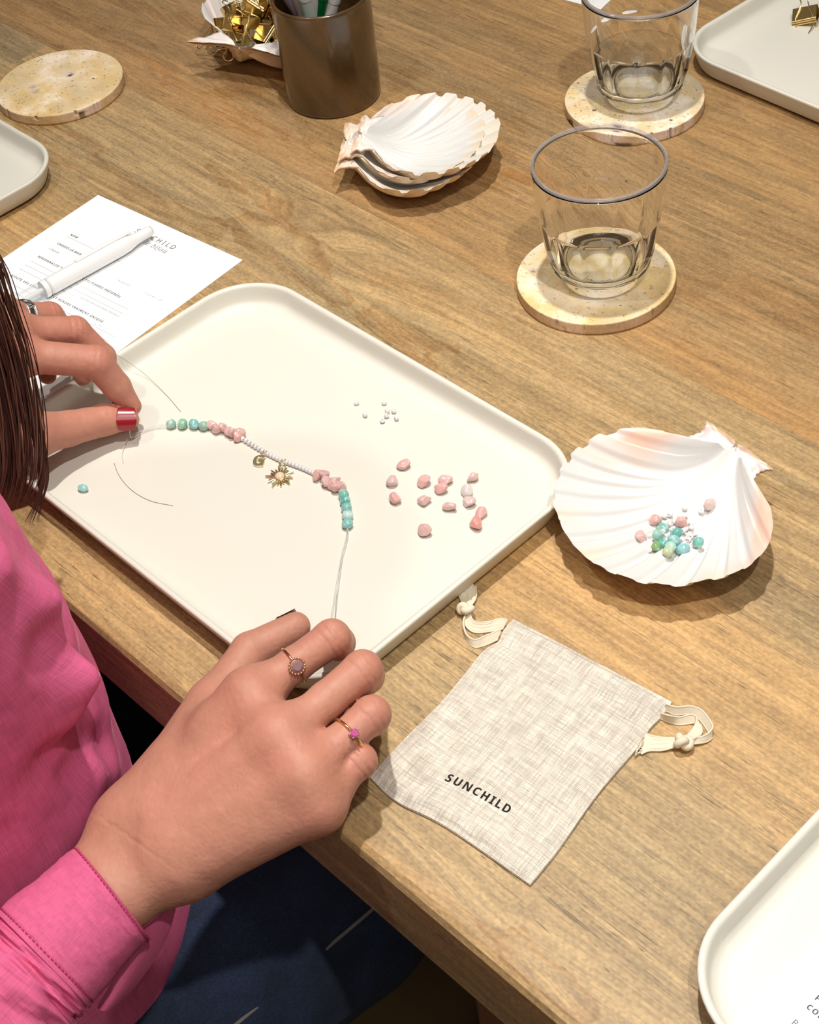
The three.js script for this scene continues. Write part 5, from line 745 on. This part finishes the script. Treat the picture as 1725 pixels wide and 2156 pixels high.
  for (let k = 0; k < 900; k++) { // over the crown, down the back and the far side
    const a = rnd() * Math.PI * 2, h = rnd(), dx = Math.cos(a), dz = Math.sin(a); if (dz < -0.55) continue; const r = 0.088 + 0.012 * rnd(); strand([[headC[0] + 0.012 * dx, headC[1] + 0.142, headC[2] + 0.035 + 0.012 * dz], [headC[0] + 0.05 * dx, headC[1] + 0.134, headC[2] + 0.036 + 0.06 * dz], [headC[0] + r * 0.86 * dx, headC[1] + 0.09, headC[2] + 0.02 + r * 0.85 * dz], [headC[0] + r * dx, headC[1] - 0.01, headC[2] + 0.03 + r * dz], [headC[0] + 0.1 * dx, headC[1] - 0.13, headC[2] + 0.06 + 0.1 * dz], [headC[0] + 0.12 * dx, headC[1] - 0.25 - 0.06 * h, headC[2] + 0.1 + 0.1 * dz]], 0.002, rnd() * 0.6);
  }
  const cap = new THREE.SphereGeometry(0.097, 40, 30).scale(0.92, 1.12, 1.08).translate(headC[0], headC[1] + 0.03, headC[2] + 0.038); paint(cap, (q, k) => k.copy(c1).lerp(c2, 0.3 * noise3(q.x * 200, q.y * 20, q.z * 200))); cap.deleteAttribute('uv'); locks.forEach((g) => g.deleteAttribute('uv'));
  part('hair', mergeGeometries([cap, ...locks]), hairMat, person, 'long dark brown hair');
}
{ // what she sits on
  const t = thing('stool', 'round wooden stool under the seated person', 'stool', [-0.6, 0, 0.29]), wd = std({ color: rgb(0.3, 0.19, 0.1), roughness: 0.55 });
  part('seat', lathe([[0.0001, 0.385], [0.165, 0.385], [0.175, 0.392], [0.175, 0.41], [0.165, 0.418], [0.0001, 0.415]], 48), wd, t);
  for (let k = 0; k < 4; k++) { const a = k * Math.PI / 2 + 0.78, c = Math.cos(a), s = Math.sin(a); part('leg', tube([[c * 0.12, 0.39, s * 0.12], [c * 0.17, 0, s * 0.17]], 0.016, 4, 12), wd, t); }
}
// ---- rings: each worn thing on its own ----
{
  const ringGold = std({ color: rgb(0.82, 0.5, 0.3), metalness: 1, roughness: 0.22 }), silver = std({ color: rgb(0.82, 0.82, 0.83), metalness: 1, roughness: 0.22 });
  const frame = (c, dir) => { const d = v3(unit(dir)), n = v3(toEye(c)); n.addScaledVector(d, -n.dot(d)).normalize(); return new THREE.Matrix4().makeBasis(V().crossVectors(n, d), n, d); }; // local z along the finger, y outward
  const wear = (name, label, c, dir, twist) => { const t = thing(name, label, 'ring', c); t.quaternion.setFromRotationMatrix(frame(c, dir)).multiply(new THREE.Quaternion().setFromAxisAngle(V(0, 0, 1), twist)); return t; };
  const iDir = subv(R.pip[0], R.mcp[0]), rDir = subv(R.pip[2], R.mcp[2]);
  const a = wear('finger_ring', 'rose gold ring with a round grey stone in a beaded setting, on the index finger', mixv(R.mcp[0], R.pip[0], 0.53), iDir, 0.12), r1 = 0.0091;
  part('band', new THREE.TorusGeometry(r1, 0.0007, 10, 64), ringGold, a);
  const top = []; for (let k = 0; k < 16; k++) { const q = k / 16 * Math.PI * 2; top.push(new THREE.SphereGeometry(0.00058, 10, 8).translate(Math.cos(q) * 0.0037, r1 + 0.0017, Math.sin(q) * 0.0037)); } top.push(new THREE.CylinderGeometry(0.0037, 0.0029, 0.0016, 28).translate(0, r1 + 0.0008, 0)); part('setting', mergeGeometries(top), ringGold, a);
  const cut = (r, h, n) => { const g = lathe([[r, 0], [r * 0.98, h * 0.35], [r * 0.62, h], [0.00001, h]], n).toNonIndexed(); g.computeVertexNormals(); return g; };
  part('stone', cut(0.0031, 0.0016, 10).translate(0, r1 + 0.0016, 0), phys({ color: rgb(0.3, 0.17, 0.18), roughness: 0.05, clearcoat: 1 }), a, 'dusky faceted stone');
  const b = wear('finger_ring', 'slim gold ring with a small pink faceted stone, on the ring finger', mixv(R.mcp[2], R.pip[2], 0.66), rDir, 0.1), r2 = 0.0088;
  part('band', new THREE.TorusGeometry(r2, 0.00075, 10, 64), std({ color: rgb(0.86, 0.58, 0.25), metalness: 1, roughness: 0.2 }), b);
  const pr = []; for (let k = 0; k < 6; k++) { const q = k / 6 * Math.PI * 2; pr.push(new THREE.CylinderGeometry(0.0003, 0.00025, 0.003, 6).translate(Math.cos(q) * 0.0022, r2 + 0.0016, Math.sin(q) * 0.0022), new THREE.SphereGeometry(0.0004, 8, 6).translate(Math.cos(q) * 0.0022, r2 + 0.0031, Math.sin(q) * 0.0022)); } part('setting', mergeGeometries(pr), silver, b);
  part('stone', cut(0.0023, 0.0013, 8).translate(0, r2 + 0.0018, 0), phys({ color: rgb(0.7, 0.15, 0.42), roughness: 0.03, clearcoat: 1, transmission: 0.3, thickness: 0.002 }), b, 'bright pink faceted stone');
  const c = wear('finger_ring', 'wide openwork silver ring on the hand behind the hair', mixv(L.mcp[2], L.pip[2], 0.5), subv(L.pip[2], L.mcp[2]), 0.2), r3 = 0.0093, bars = [];
  for (const z of [-0.0027, 0.0027]) bars.push(new THREE.TorusGeometry(r3, 0.0006, 8, 48).translate(0, 0, z)); for (let k = 0; k < 16; k++) { const q = k / 16 * Math.PI * 2, s = k % 2 ? 1 : -1; bars.push(tube([[Math.cos(q) * r3, Math.sin(q) * r3, -0.0027], [Math.cos(q + 0.1 * s) * (r3 + 0.0003), Math.sin(q + 0.1 * s) * (r3 + 0.0003), 0], [Math.cos(q + 0.22 * s) * r3, Math.sin(q + 0.22 * s) * r3, 0.0027]], 0.00075, 8, 6)); }
  part('band', mergeGeometries(bars), silver, c); part('inner_band', lathe([[r3 - 0.0007, -0.0028], [r3 - 0.0003, -0.0028], [r3 - 0.0003, 0.0028], [r3 - 0.0007, 0.0028]], 48).rotateX(Math.PI / 2), silver, c);
}

renderer.render(scene, camera);
